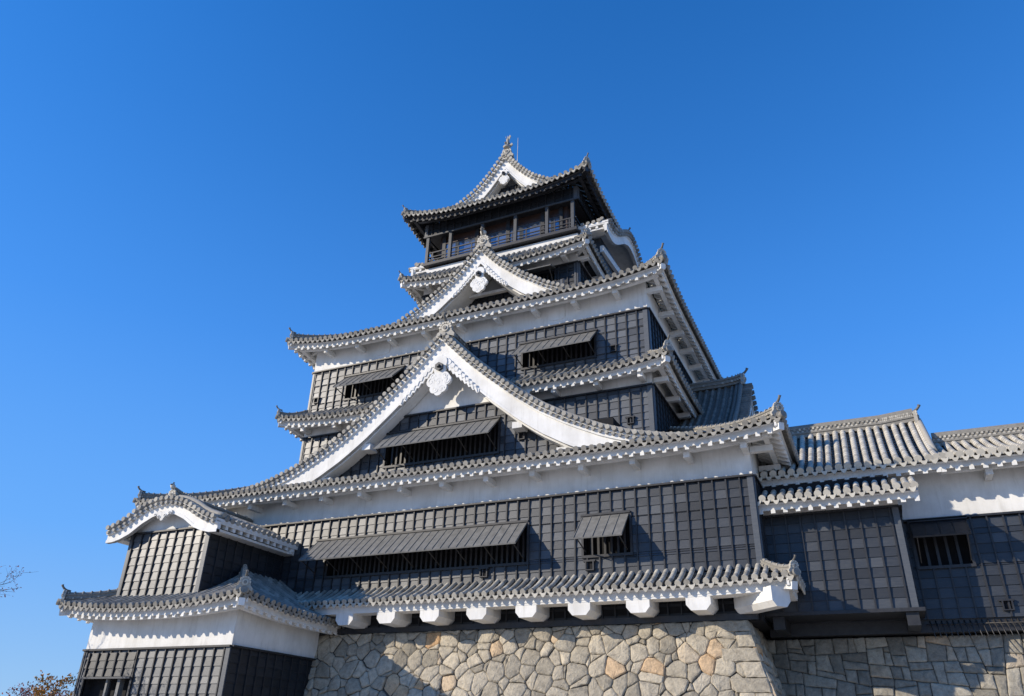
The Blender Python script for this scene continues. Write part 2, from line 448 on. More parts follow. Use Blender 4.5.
def ridge(parent, P, s=1.0, lattice=False, name='ridge', tone=.4):
    mb = MB(); P = [Vector(p) for p in P]
    mb.sweep(P, [(a*s, b*s*(1.35 if lattice else 1)) for a, b in RIDGE], 0, tone)
    tot = sum((b-a).length for a, b in zip(P, P[1:])); n = int(tot/(.16 if lattice else .3))
    for i in range(n):                       # round ridge tiles and their ends
        s_ = (i+.5)/n*(len(P)-1); k = min(int(s_), len(P)-2); p = P[k].lerp(P[k+1], s_-k)
        d = P[k+1]-P[k]; d.z = 0; d.normalize(); l = Vector((d.y, -d.x, 0))
        zz = Vector((0, 0, s*(.235*1.35 if lattice else .235)))
        if lattice:
            for sg in (-1, 1):
                for dz in (-.055, .055):
                    q = p+zz+Vector((0, 0, dz*s))+d*(.04 if dz > 0 else -.04)
                    mb.tube([q+l*sg*.135*s, q+l*sg*.185*s], .05*s, 6, 0, rnd(.5, 1), True)
        else:
            q = p+Vector((0, 0, .40*s)); mb.tube([q-d*.03, q+d*.03], .115*s, 8, 0, tone+.2, True)
            for sg in (-1, 1):
                q = p+Vector((0, 0, .145*s)); mb.tube([q+l*sg*.19*s, q+l*sg*.25*s], .05*s, 6, 0, rnd(.4, .9), True)
    return mb.build(name, parent, ('tile',))
def onigawara(parent, p, d, s=1.0, finial=True, plume=False):
    """ogre-tile end plate facing d with a curved round tile above"""
    p = Vector(p); d = Vector((d[0], d[1], 0)).normalized(); l = Vector((d.y, -d.x, 0))
    F = lambda u, v, z: p + l*u + d*v + Vector((0, 0, z))
    mb = MB(); out = []
    for k in range(13):
        a = math.pi*k/12; r = 1+.10*math.cos(6*a); out.append((.27*s*math.cos(a)*r, .36*s+.27*s*math.sin(a)*r))
    out = [(.42*s, -.12*s), (.45*s, .02*s), (.36*s, .12*s), (.30*s, .2*s)] + out + [(-.30*s, .2*s), (-.36*s, .12*s), (-.45*s, .02*s), (-.42*s, -.12*s), (-.2*s, -.02*s), (.2*s, -.02*s)]
    mb.plate(out, F, -.06*s, .09*s, 0, .7)
    mb.tube([F(0, .08*s, .33*s), F(0, .15*s, .33*s)], .17*s, 12, 0, .95, True)
    mb.tube([F(0, .14*s, .33*s), F(0, .19*s, .33*s)], .09*s, 10, 0, .3, True)
    for k in range(7):
        a = math.pi*(k+.0)/6; mb.tube([F(.25*s*math.cos(a), .06*s, .36*s+.25*s*math.sin(a)), F(.25*s*math.cos(a), .13*s, .36*s+.25*s*math.sin(a))], .06*s, 8, 0, .9, True)
    o = mb.build('ridge_end_tile', parent, ('tile',))
    if finial:
        fb = MB()
        pts = [F(0, -.25*s, .58*s), F(0, .0, .62*s), F(0, .16*s, .72*s), F(0, .26*s, .84*s), F(0, .30*s, .93*s)]
        fb.tube(pts, [.06*s, .07*s, .065*s, .06*s, .08*s], 8, 0, .0, True)
        if plume: fb.tube([F(0, .1, .66*s), F(0, .12, .84*s), F(0, .1, 1.04*s)], [.10*s, .16*s, .06*s], 8, 0, 1.0, True)
        fb.build('finial', o, ('tile',))
    return o
def hip(parent, corner, inner, s=.85, rise_end=.12, n=10, lift=0, hl=1, d=4.5):
    """hip ridge from eave corner up to the inner corner, its end plate facing outwards"""
    a = Vector(corner); b = Vector(inner); P = []
    for i in range(n+1):
        t = i/n; p = a.lerp(b, t); p.z = a.z-lift + (b.z-a.z+lift)*(.72*t+.28*t*t) + lift*(1-t)*max(0, 1-hl*t/d)**2 + rise_end*(1-t)**5 + 0.0
        P.append(p)
    P[0] = P[0].lerp(P[1], .25)
    ridge(parent, P, s, name='hip_ridge')
    d = a-b
    onigawara(parent, P[0]+Vector((0, 0, .02)), d, s*.85)
    cb = MB(); dn = Vector((d.x, d.y, 0)).normalized()
    q = a - dn*.15 + Vector((0, 0, .06)); e = a + dn*.10 + Vector((0, 0, .10))
    cb.tube([q, e], .13, 10, 0, .3, True)
    cb.build('corner_tile', parent, ('tile',))

def hip_roof(parent, label, x0, x1, *a, raf=True, **k):
    global RAF
    RAF = raf; r = hip_roof_(parent, label, x0, x1, *a, **k); RAF = True; return r
RAF = True
def hip_roof_(parent, label, x0, x1, y0, y1, z0, rise, ix0, ix1, iy0, iy1, lift, over, arms_f=None, soft='white', sides='FRLB', prof=1.25, tone=.42, side_rise=None, hs=.85):
    """four pent slopes round a wall. outer eave rect x0..x1,y0..y1, inner rect ix.., iy.."""
    V = iy0-y0; V2 = x1-ix1; V3 = ix0-x0; V4 = y1-iy1
    out = {}
    if 'F' in sides:
        out['F'] = roof_slope(parent, 'tiled_roof', (x0, y0), (1, 0), (0, 1), x1-x0, V, z0, rise, V3/V, V2/V, lift, lift, over, arms=arms_f, soft=soft, label=label, tone=tone)
    if 'R' in sides:
        out['R'] = roof_slope(parent, 'tiled_roof', (x1, y0), (0, 1), (-1, 0), y1-y0, V2, z0, rise, V/V2, V4/V2, lift, lift, min(over, V2), soft=soft, tone=tone, arms=[1.3+2*i for i in range(int((y1-y0)/2)-1)] if arms_f else None)
    if 'L' in sides:
        out['L'] = roof_slope(parent, 'tiled_roof', (x0, y1), (0, -1), (1, 0), y1-y0, V3, z0, rise, V4/V3, V/V3, lift, lift, min(over, V3), soft=soft, tone=tone)
    for (cx, cy), (ix, iy) in (((x1, y0), (ix1, iy0)), ((x0, y0), (ix0, iy0))):
        hip(parent, (cx, cy, z0+lift), (ix, iy, z0+rise+.03), hs, lift=lift, hl=abs(cx-ix))
        hb = MB(); d = Vector((cx-ix, cy-iy, 0)).normalized()
        a = Vector((cx, cy, z0+lift-.30)) - d*.10
        b = Vector((ix, iy, z0+.18-.30+rise*.4)); L_ = over*1.3
        hb.bar(a, a + (b-a).normalized()*min(L_, (b-a).length), .22, .26)
        hb.build('hip_rafter', parent, (soft,))
    return out

def gable(parent, C, Nout, W, depth, prof, wall_back, board=.95, eave_ends=False, oni=1.0, pend=1.0, tone=.5, board_gap=.34, label=None, plume=False, ridge_s=1.0, kara=False, backend=None, zb=None, ends_over=.8, floor_z=-99, soff=True):
    """gable roof; C=(x,y) of verge centre, prof=[(w,z)...] from centre outwards (surface height)"""
    F = frame(C, W, Nout)            # u lateral, v outward(+)/inward(-)
    wm = prof[-1][0]
    z = lambda w: interp(prof, abs(w))
    mb = MB(); n = max(3, int(wm/.35))
    ws = [wm*i/n for i in range(n+1)]
    for sg in (-1, 1):
        k = int((depth-.35)/SP)
        for i in range(k+1):                 # cover rows running down the slope
            dd = -.55-SP*i
            if -dd > depth: break
            tile_row(mb, [F(sg*w, dd, z(w)+.045) for w in ws[::-1]], disc=eave_ends, t=tone)
        # pan surface
        for a, b in zip(ws, ws[1:]):
            mb.quad(F(sg*a, -.1, z(a)+.03), F(sg*b, -.1, z(b)+.03), F(sg*b, -depth, z(b)+.03), F(sg*a, -depth, z(a)+.03), 0, tone-.15)
        # verge: round tiles laid outward plus a roll behind them
        tot = sum(math.hypot(b-a, z(b)-z(a)) for a, b in zip(ws, ws[1:])); m_ = int(tot/.28)
        for i in range(m_):
            s_ = (i+.5)/m_*tot; acc = 0
            for a, b in zip(ws, ws[1:]):
                l = math.hypot(b-a, z(b)-z(a))
                if acc+l >= s_: w = a+(b-a)*(s_-acc)/l; break
                acc += l
            else: w = wm
            sl = (z(w+.05)-z(w-.05))/.1
            nz = 1/math.sqrt(1+sl*sl)
            t = max(0, min(1, tone+rnd(-.2, .25)))
            for dn, rr, o0, o1 in ((.05, .105, -.52, .12), (-.15, .075, -.14, .07)):
                c0 = F(sg*(w - sl*nz*dn*1.0), o0, z(w)+nz*dn); c1 = F(sg*(w - sl*nz*dn*1.0), o1, z(w)+nz*dn)
                mb.tube([c0, c1], rr, 7, 0, t, True)
        mb.tube([F(sg*w, -.42, z(w)+.19) for w in ws], .12, 7, 0, tone+.1, True)
        mb.tube([F(sg*w, -.62, z(w)+.15) for w in ws], .10, 7, 0, tone-.1, True)
    roof = mb.build('tiled_gable_roof', parent, ('tile',), label)
    # underside sheet
    ub = MB()
    for sg in (-1, 1):
        for a, b in zip(ws, ws[1:]):
            ub.hexa([F(sg*a, -.05, z(a)-.13), F(sg*b, -.05, z(b)-.13), F(sg*b, -depth, z(b)-.13), F(sg*a, -depth, z(a)-.13),
                     F(sg*a, -.05, z(a)+.0), F(sg*b, -.05, z(b)+.0), F(sg*b, -depth, z(b)+.0), F(sg*a, -depth, z(a)+.0)], 0)
    ub.build('eave_soffit', roof, ('white',))
    # bargeboards: one per side
    zb_ = zb or (lambda w: z(w)-board_gap-board)
    for sg in (-1, 1):
        bb = MB(); K = 24
        we = wm
        top = [(sg*we*i/K, z(we*i/K)-.10) for i in range(K+1)]
        mid = [(sg*we*i/K, z(we*i/K)-board_gap) for i in range(K+1)]
        bot = [(sg*we*i/K, max(floor_z, zb_(we*i/K))) for i in range(K+1)]; mid = [(x, max(q, floor_z+.01)) for x, q in mid]; top = [(x, max(q, floor_z+.02)) for x, q in top]
        mid2 = [(x, min(q+.13, m_[1])) for (x, q), m_ in zip(bot, mid)]
        def strip(A, B, v0, v1):
            for i in range(K):
                P = [A[i], A[i+1], B[i+1], B[i]]
                bb.hexa([F(P[0][0], v0, P[0][1]), F(P[1][0], v0, P[1][1]), F(P[1][0], v1, P[1][1]), F(P[0][0], v1, P[0][1]),
                         F(P[3][0], v0, P[3][1]), F(P[2][0], v0, P[2][1]), F(P[2][0], v1, P[2][1]), F(P[3][0], v1, P[3][1])], 0)
        strip(mid, top, -.25, -.05)
        strip(bot, mid, -.28, -.13)
        strip(bot, mid2, -.285, -.095)
        if not kara:
            # inner, recessed board below the first one
            bot2 = [(x, max(floor_z-.02, y_-.09)) for x, y_ in bot]; 
            strip(bot2, bot, -wall_back+.05, -.29)
        bb.build('bargeboard', roof, ('white',))
    # ridge and ornaments
    zr = z(0)
    P = [F(0, -.35, zr+.16+.0), F(0, -.7, zr+.08), F(0, -1.4, zr+.03), F(0, -depth, zr+.03)]
    ridge(parent, P, ridge_s)
    if oni: onigawara(parent, F(0, -.33, zr+.05), Nout, oni, True, plume)
    if eave_ends:
        for sg in (-1, 1):
            eb = MB(); L0 = sg*wm
            for dd in [ -.3-.42*i for i in range(int(depth/.42))]:
                a0, a1 = wm-.06, wm-ends_over
                eb.hexa([F(sg*a0, dd-.07, z(a0)-.36), F(sg*a0, dd+.07, z(a0)-.36), F(sg*a1, dd+.07, z(a1)-.36), F(sg*a1, dd-.07, z(a1)-.36),
                         F(sg*a0, dd-.07, z(a0)-.131), F(sg*a0, dd+.07, z(a0)-.131), F(sg*a1, dd+.07, z(a1)-.131), F(sg*a1, dd-.07, z(a1)-.131)], 0)
            eb.hexa([F(sg*(wm-.02), -.25, zr*0+z(wm)-.20), F(sg*(wm-.10), -.25, z(wm)-.20), F(sg*(wm-.10), -depth, z(wm)-.20), F(sg*(wm-.02), -depth, z(wm)-.20),
                     F(sg*(wm-.02), -.25, z(wm)-.01), F(sg*(wm-.10), -.25, z(wm)-.01), F(sg*(wm-.10), -depth, z(wm)-.01), F(sg*(wm-.02), -depth, z(wm)-.01)], 0)
            a = wm-ends_over
            eb.box(F, min(sg*a, sg*(a+.6)), max(sg*a, sg*(a+.6)), -depth, -.3, z(wm)-.45, z(wm)-.355, 0)
            eb.build('rafter_row', roof, ('white',))
    return roof, F, z
def lobes(mb, F, cx, cz, pts, v0, v1, mat=0, tone=.5, n=14):
    for dx, dz, r in pts:
        mb.plate([(cx+dx+r*math.cos(2*math.pi*k/n), cz+dz+r*math.sin(2*math.pi*k/n)) for k in range(n)], F, v0, v1 + rnd(0, .012), mat, tone)
def spiral(mb, F, cx, cz, r, v, turns=1.4, sg=1, w=.03, ph=0):
    P = []
    for k in range(18):
        a = ph+sg*2*math.pi*turns*k/17; q = r*(1-k/20); P.append(F(cx+q*math.cos(a), v, cz+q*math.sin(a)))
    mb.tube(P, w, 5, 0, .5, True)
def pendant(parent, F, z0, s=1.0, v=-.03, wings=True, zf=None, side_only=False):
    """gegyo: dark six-sided boss over a lobed white medallion with carved wings"""
    mb = MB()
    lobes(mb, F, 0, z0, [(0, .35*s, .36*s), (0, 0, .30*s)], v-.10, v+.02)
    lobes(mb, F, 0, z0-.62*s, [(0, 0, .40*s), (-.36*s, 0.06*s, .27*s), (.36*s, .06*s, .27*s), (-.2*s, -.3*s, .24*s), (.2*s, -.3*s, .24*s), (0, -.45*s, .22*s), (-.3*s, .26*s, .2*s), (.3*s, .26*s, .2*s)], v-.10, v+.04)
    for x, zz, r, sg in ((-.38, .06, .2, 1), (.38, .06, .2, -1), (-.16, -.36, .17, -1), (.16, -.36, .17, 1), (0, .0, .2, 1), (-.3, .28, .15, 1), (.3, .28, .15, -1)):
        spiral(mb, F, x*s, z0+(-.62+zz)*s, r*s, v+.045, 1.3, sg, .016*s)
    pd = mb.build('gable_pendant', parent, ('white',))
    bb = MB(); n = 12
    pl = [(.21*s*math.cos(2*math.pi*k/n)*(1 if k % 2 else .86), z0+.12*s+.21*s*math.sin(2*math.pi*k/n)*(1 if k % 2 else .86)) for k in range(n)]
    bb.plate(pl, F, v+.03, v+.16, 0)
    bb.tube([F(0, v+.15, z0+.12*s), F(0, v+.26, z0+.12*s)], [.10*s, .06*s], 8, 0, .5, True)
    bb.build('boss', pd, ('boss',))
    if wings:
        for sg in (-1, 1):
            wb = MB()
            up_ = []; dn_ = []
            for k in range(17):
                w = (.34+.105*k)*s; q = 1-k/17
                up_.append((sg*w, zf(w)+.20*s*q+.03)); dn_.append((sg*w, zf(w)-(.10+.16*q)*s-(.11*s if k % 2 else 0)))
            wb.plate(up_+dn_[::-1], F, v-.13, v-.045, 0)
            for k in range(8):
                w = (.42+.20*k)*s; r = (.13-.009*k)*s
                wb.tube([F(sg*w, v-.05, zf(w)+.05*s), F(sg*w, v-.015, zf(w)+.05*s)], r, 10, 0, .5, True)
                wb.bar(F(sg*(w+.05*s), v-.035, zf(w)+.0), F(sg*(w+.12*s), v-.035, zf(w)-.25*s), .05*s, .03*s)
            wb.build('carved_wing', pd, ('white',))
    return pd

# ================================================================== GROUND
gm = MB()
gm.quad(Vector((-1500, -1500, GROUND)), Vector((1500, -1500, GROUND)), Vector((1500, 1500, GROUND)), Vector((-1500, 1500, GROUND)))
plain('bounce_gravel', 'ground', (.42, .38, .32), (.54, .49, .41), .95, .9, .4)  # unseen ground, made pale to bounce fill light onto shaded walls
g = gm.build('ground', None, ('ground',)); g['kind'] = 'structure'

FX = lambda Y: frame((0, Y), (1, 0), (0, -1))      # south walls: u = X, outward = -Y
FE = lambda X: frame((X, 0), (0, 1), (1, 0))       # east walls: u = Y
FW = lambda X: frame((X, 0), (0, -1), (-1, 0))     # west walls: u = -Y

# ================================================================== THE KEEP
keep = thing('castle_keep', 'tall black and white castle tower with stacked curved tiled roofs on the stone base', 'castle tower', (-17.5, 37, 4.1))
XC = -16.35
# ---- ground storey
hol = [(-21.9, -12.35, 6.50, 7.95), (-9.98, -8.15, 6.58, 7.95)]
F28 = FX(28)
clapboard('ground_storey_boards', keep, F28, -32, -3.5, 5.75, 9.0, holes=hol, spacing=.49, shift=.1, checker=lambda u: u > -6.9, tone=(.45, .75))
slab('core_wall', keep, -31.7, -3.8, 28.42, 45.7, 4.1, 10.4, 'void')
plaster('upper_plaster_wall', keep, F28, -32, -3.5, 9.07, 10.85, .35)
clapboard('side_boards', keep, FE(-3.5), 28, 46, 5.75, 9.0, corner=(1, 0), tone=(0, .3))  # low tone paints the east side's shade into the boards
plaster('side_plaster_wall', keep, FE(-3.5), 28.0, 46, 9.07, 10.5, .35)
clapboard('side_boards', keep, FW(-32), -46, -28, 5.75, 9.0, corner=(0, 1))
plaster('side_plaster_wall', keep, FW(-32), -46, -28, 9.07, 10.4, .35)
window(keep, F28, -21.9, -12.35, 6.50, 7.95, (8.05, 1.05, 1.15, .75, .0), label='long barred window under the longest awning')
window(keep, F28, -9.98, -8.15, 6.58, 7.95, (8.05, 1.05, 1.10, .04, .0), label='small barred window right of the long one')
loophole(keep, F28, -9.75, 6.20); loophole(keep, F28, -14.2, 6.20); 
# overhang: recessed dark wall, sill beam, floor of the jetty
clapboard('jetty_boards', keep, FX(28.45), -32, -4.0, 4.34, 5.35, corner=(0, 0), tone=(.0, .3), cap=False)
clapboard('jetty_boards', keep, FE(-4.0), 28.45, 46, 4.34, 5.35, corner=(0, 0), tone=(.0, .3), cap=False)
slab('sill_beam', keep, -31.95, -3.9, 28.25, 45, 4.12, 4.335, 'dark')
slab('jetty_floor', keep, -31.95, -3.55, 28.05, 45.9, 5.36, 5.74, 'dark')
# skirt roof of the jetty
hip_roof(keep, None, -33.1, -2.4, 26.88, 47.1, 5.10, .66, -32, -3.5, 28, 46, .12, .9, sides='FR', hs=.62, raf=False, tone=.72)
for o in list(keep.children)[-20:]:
    pass
for x in (-20.1, -18.1, -16.1, -14.05, -12.0, -9.92, -7.75, -5.65):
    bb = MB(); P = []
    for y in (27.13, 28.44):
        P.append([(x-.42, y, 4.50), (x-.26, y, 4.31), (x+.26, y, 4.31), (x+.42, y, 4.50), (x+.42, y, 4.80), (x+.415, y, 4.92), (x-.415, y, 4.92), (x-.42, y, 4.80)])
    V = [Vector(p) for p in P[0]+P[1]]
    bb.add(V, [tuple(range(8)), tuple(range(8, 16))[::-1]] + [(k+8, (k+1) % 8+8, (k+1) % 8, k) for k in range(8)])
    bb.build('jetty_beam', keep, ('white',))
bb = MB(); d = Vector((.72, -.69, 0)); l = Vector((.69, .72, 0))   # the diagonal corner beam
P = []
for c in (Vector((-2.95, 27.05, 0)), Vector((-2.95, 27.05, 0))-d*2.0):
    P += [c+l*a+Vector((0, 0, z_)) for a, z_ in ((-.36, 4.48), (-.2, 4.30), (.2, 4.30), (.36, 4.48), (.36, 4.93), (-.36, 4.93))]
bb.add(P, [tuple(range(6)), tuple(range(6, 12))[::-1]] + [(k+6, (k+1) % 6+6, (k+1) % 6, k) for k in range(6)])
bb.build('corner_beam', keep, ('white',))

# ---- broad first roof
hip_roof(keep, None, -33.45, -2.08, 26.62, 47.4, 10.28, 2.15, -28.26, -7.27, 31.81, 42.2, .30, 1.38, arms_f=[2.95+2.07*i for i in range(14)], sides='FRL')
# ---- body (third and fourth storeys)
F29 = FX(29.2); BX0, BX1, BY1 = -25.52, -7.27, 44.8
clapboard('middle_storey_boards', keep, F29, BX0, BX1, 11.6, 13.78, shift=.12, tone=(.55, 1))
plaster('middle_plaster_wall', keep, F29, BX0, BX1, 13.85, 15.0, .35)
hb = [(-13.25, -9.75, 15.62, 16.72), (-23.2, -19.9, 15.66, 16.72)]
clapboard('upper_storey_boards', keep, F29, BX0, BX1, 15.05, 17.5, holes=hb, shift=.12, tone=(.6, 1))
plaster('upper_storey_plaster', keep, F29, BX0, BX1, 17.57, 18.95, .35)
window(keep, F29, -13.25, -9.75, 15.62, 16.72, (16.84, .93, 1.0, .15, .12), label='awning window on the right of the upper storey')
window(keep, F29, -23.2, -19.9, 15.66, 16.72, (16.86, .93, 1.0, .1, .12), label='awning window on the left of the upper storey')
loophole(keep, F29, -8.87, 15.80, .26); loophole(keep, F29, -25.0, 15.85, .26); loophole(keep, F29, -8.25, 12.3, .26)
for x, z_, w in ((-11.57, 18.2, .42), (-21.2, 18.2, .42), (-11.48, 14.1, .34)):
    bb = MB(); bb.plate([(x+w*math.copysign(abs(math.cos(a))**.5, math.cos(a)), z_+w*.85*math.copysign(abs(math.sin(a))**.5, math.sin(a))) for a in [2*math.pi*k/16 for k in range(16)]], F29, -.01, .035)
    bb.build('plastered_loophole', keep, ('white',))
for zz in ((11.6, 13.78), (15.05, 17.5)):
    clapboard('side_boards', keep, FE(BX1), 29.2, BY1, zz[0], zz[1], corner=(1, 0), tone=(0, .3))  # east boards darkened, shade put into their tone
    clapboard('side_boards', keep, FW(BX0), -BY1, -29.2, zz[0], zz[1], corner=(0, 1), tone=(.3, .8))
for zz in ((13.85, 15.0), (17.57, 18.85)):
    plaster('side_plaster_wall', keep, FE(BX1), 29.2, BY1, zz[0], zz[1]); plaster('side_plaster_wall', keep, FW(BX0), -BY1, -29.2, zz[0], zz[1])
slab('core_wall', keep, BX0+.4, BX1-.4, 29.62, BY1-.1, 11.6, 18.6, 'void')
hip_roof(keep, None, -26.55, -6.24, 28.17, BY1+1, 14.33, .78, BX0, BX1, 29.2, BY1, .38, 1.0, arms_f=[1.4+1.95*i for i in range(10)], sides='FRL', hs=.7)
hip_roof(keep, None, -26.68, -6.10, 28.04, BY1+1.2, 18.66, 3.5, -21.18, -11.6, 33.54, 40.5, .48, 1.16, arms_f=[2.3+1.98*i for i in range(9)], sides='FRL')

# ---- top tower
F32 = FX(32.3); TX0, TX1, TY1 = -21.1, -11.6, 41.7
clapboard('tower_boards', keep, F32, TX0, TX1, 20.6, 23.0, shift=.1, tone=(0, .4), holes=[(-14.6, -12.9, 21.9, 22.75)])
window(keep, F32, -14.6, -12.9, 21.9, 22.75, (22.95, .25, .8, .05, .05), label='small shuttered window below the viewing floor')
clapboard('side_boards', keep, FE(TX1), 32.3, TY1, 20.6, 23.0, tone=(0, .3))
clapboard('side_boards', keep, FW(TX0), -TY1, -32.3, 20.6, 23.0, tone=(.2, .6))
slab('core_wall', keep, TX0+.3, TX1-.3, 32.62, TY1-.3, 20.6, 25.0, 'void')
plaster('tower_plaster_band', keep, F32, TX0, TX1, 23.07, 24.93, .3)
plaster('side_plaster_wall', keep, FE(TX1), 32.3, TY1, 23.07, 24.93, .3); plaster('side_plaster_wall', keep, FW(TX0), -TY1, -32.3, 23.07, 24.93, .3)
hip_roof(keep, None, -22.0, -10.62, 31.1, TY1+1.1, 23.28, 1.2, TX0, TX1, 32.3, TY1, .42, 1.15, arms_f=[1.6, 4.3, 7.1, 9.8], sides='FRL', hs=.6)
slab('viewing_floor', keep, -21.15, -11.55, 32.02, 42.0, 25.02, 25.20, 'dark')
slab('ceiling_slab', keep, -21.1, -11.6, 32.15, 41.9, 27.16, 27.5, 'dark')
slab('core_wall', keep, -20.4, -12.3, 32.6, 41.3, 25.2, 27.16, 'brown')
clapboard('frieze_boards', keep, FX(32.08), -21.2, -11.5, 27.12, 27.95, row=.42, tone=(0, .2), cap=False)
clapboard('frieze_boards', keep, FE(-11.5), 32.08, 42, 27.12, 27.95, row=.42, tone=(0, .2), cap=False)
clapboard('frieze_boards', keep, FW(-21.2), -42, -32.08, 27.12, 27.95, row=.42, tone=(0, .2), cap=False)
slab('frieze_rail', keep, -21.26, -11.44, 32.0, 32.07, 27.02, 27.12, 'gtim')
for x in (-20.98, -19.45, -17.35, -15.25, -13.32, -11.80):
    bb = MB(); bb.box(FX(32.05), x-.09, x+.09, -.18, 0, 25.2, 27.12); bb.build('post', keep, ('gtim',))
for y in (34.3, 36.6, 38.9, 41.5):
    bb = MB(); bb.box(FE(-11.62), y-.09, y+.09, -.18, 0, 25.2, 27.12); bb.build('post', keep, ('gtim',))
for x in (-20.1, -17.9, -15.9, -13.75, -12.65):
    bb = MB(); bb.box(FX(32.5), x-.11, x+.11, -.2, .02, 25.2, 27.15); bb.build('inner_post', keep, ('dark',))
for a, b in ((-19.99, -18.01), (-17.79, -16.01), (-15.79, -13.86), (-13.64, -12.76)):
    bb = MB(); bb.box(FX(32.56), a, b, -.04, .01, 25.36, 26.6, 0)
    bb.box(FX(32.56), a, b, -.04, .04, 25.2, 25.36, 1); bb.box(FX(32.56), a, b, -.04, .05, 26.6, 26.7, 1)
    bb.build('window_panel', keep, ('glass', 'brown'))
for zz, w in ((25.36, .05), (25.56, .05), (25.86, .07)):
    bb = MB(); bb.box(FX(32.1), -21.1, -11.6, -.06, .0, zz, zz+w); bb.box(FE(-11.62), 32.17, 41.9, -.06, 0, zz, zz+w); bb.box(FW(-21.08), -41.9, -32.17, -.06, 0, zz, zz+w)
    bb.build('railing', keep, ('dark',))
for i in range(11):
    x = -20.6+i*.86; bb = MB(); bb.box(FX(32.1), x-.03, x+.03, -.055, -.005, 25.2, 25.86); bb.build('baluster', keep, ('dark',))
# top roof: dark timber eaves
TOPP = [(0, 32.4), (.5, 31.7), (.97, 31.08), (1.5, 30.48), (1.98, 30.02), (2.93, 29.42), (3.7, 29.05)]
hip_roof(keep, None, XC-5.87, XC+5.87, 30.98, 43, 27.72, 2.5, XC-2.6, XC+2.6, 33.7, 40.5, .62, 1.2, sides='FRL', soft='dark', hs=.7, tone=.55)
rf, F, zf = gable(keep, (XC, 32.62), (0, -1), (1, 0), 7.5, TOPP[:7], 1.0, floor_z=28.75, board=.8, board_gap=.30, oni=1.0, ridge_s=1.05, tone=.6)
clapboard('gable_boards', keep, FX(33.45), XC-3, XC+3, 28.8, 30.5, rng=lambda z_: (XC-2.4*(31.0-z_)/1.8, XC+2.4*(31.0-z_)/1.8), tone=(0, .2), cap=False)
pendant(rf, F, 30.75, .55, v=-.02, wings=False)
# shachihoko fish ornament and lightning rod
fb = MB(); FF = frame((XC, 33.0), (1, 0), (0, -1))
zo = 33.0; k = .72
P = [FF(0, .25*k, zo), FF(0, .18*k, zo+.2*k), FF(0, .0, zo+.45*k), FF(0, -.05*k, zo+.75*k), FF(0, .08*k, zo+1.05*k), FF(0, .14*k, zo+1.25*k)]
fb.tube(P, [.26*k, .30*k, .24*k, .17*k, .12*k, .05*k], 10, 0, .6, True)
for sx in (-1, 0, 1):
    fb.plate([(sx*.05-.04, zo+1.0*k), (sx*.05+.04, zo+1.0*k), (sx*.18+.03, zo+1.45*k), (sx*.14, zo+1.6*k), (sx*.08-.03, zo+1.35*k)], FF, .02, .08, 0, .7)
for sx in (-1, 1):
    fb.plate([(sx*.12, zo+.25*k), (sx*.34, zo+.5*k), (sx*.28, zo+.7*k), (sx*.1, zo+.55*k)], FF, -.05, .03, 0, .7)
fb.build('fish_ornament', keep, ('tile',))
fb = MB(); fb.tube([Vector((XC-.08, 34.6, 32.2)), Vector((XC-.08, 34.6, 35.4))], [.035, .02], 6); fb.build('lightning_rod', keep, ('rod',))
# ---- second gable
G2 = [(0, 24.0), (.6, 23.3), (1.18, 22.66), (2.36, 21.66), (3.76, 20.72), (5.08, 20.05), (6.1, 19.7), (6.7, 19.55)]
rf, F, zf = gable(keep, (XC, 30.16), (0, -1), (1, 0), 3.2, G2, 1.55, floor_z=19.75, board=.80, board_gap=.30, oni=1.15, ridge_s=1.0, plume=True)
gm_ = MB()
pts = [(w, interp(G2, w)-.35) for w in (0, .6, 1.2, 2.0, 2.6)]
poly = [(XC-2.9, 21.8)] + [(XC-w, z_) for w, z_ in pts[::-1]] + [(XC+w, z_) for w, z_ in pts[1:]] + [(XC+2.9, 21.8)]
gm_.plate(poly[::-1], FX(31.75), -.1, 0); gm_.build('gable_plaster_wall', keep, ('shadew',))
clapboard('gable_boards', keep, FX(31.7), XC-4.2, XC+4.2, 19.6, 21.75, tone=(0, .2), cap=False)
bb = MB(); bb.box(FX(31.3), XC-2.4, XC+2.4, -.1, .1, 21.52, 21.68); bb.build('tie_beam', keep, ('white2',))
pendant(rf, F, 22.05, .8, v=-.02, zf=lambda w: interp(G2, w)-1.08)
# ---- great gable over the ground storey
G1 = [(0, 17.0), (.55, 16.42), (1.1, 15.85), (1.6, 15.35), (2.5, 14.55), (3.8, 13.46), (4.9, 12.66), (6.1, 11.97), (7.5, 11.30), (8.7, 10.88), (10, 10.58), (11, 10.45)]
rf, F, zf = gable(keep, (XC-.05, 27.0), (0, -1), (1, 0), 2.4, G1, .95, floor_z=10.52, board=.84, board_gap=.34, oni=1.1, ridge_s=1.15, tone=.5)
GY = 27.95
capz = 13.5
hw = lambda z_: next((w/100 for w in range(0, 1100) if interp(G1, w/100)-.55 < z_), 11)
gh = [(-19.5, -13.72, 11.22, 12.55)]
clapboard('gable_boards', keep, FX(GY), XC-8, XC+8, 10.9, capz, holes=gh, rng=lambda z_: (XC-hw(z_), XC+hw(z_)), shift=.1, tone=(.3, .85), cap=False)
bb = MB(); bb.box(FX(GY), XC-3.6, XC+3.6, -.03, .13, capz, capz+.07); bb.build('cap_board', keep, ('dark',))
poly = []
for w in (-3.6, -3, -2.4, -1.8, -1.2, -.6, 0, .6, 1.2, 1.8, 2.4, 3, 3.6): poly.append((XC+w, interp(G1, abs(w))-.5))
gm_ = MB(); gm_.plate([(XC+3.6, capz+.02)] + poly[::-1] + [(XC-3.6, capz+.02)], FX(GY), -.3, 0); gm_.build('gable_plaster_wall', keep, ('white',))
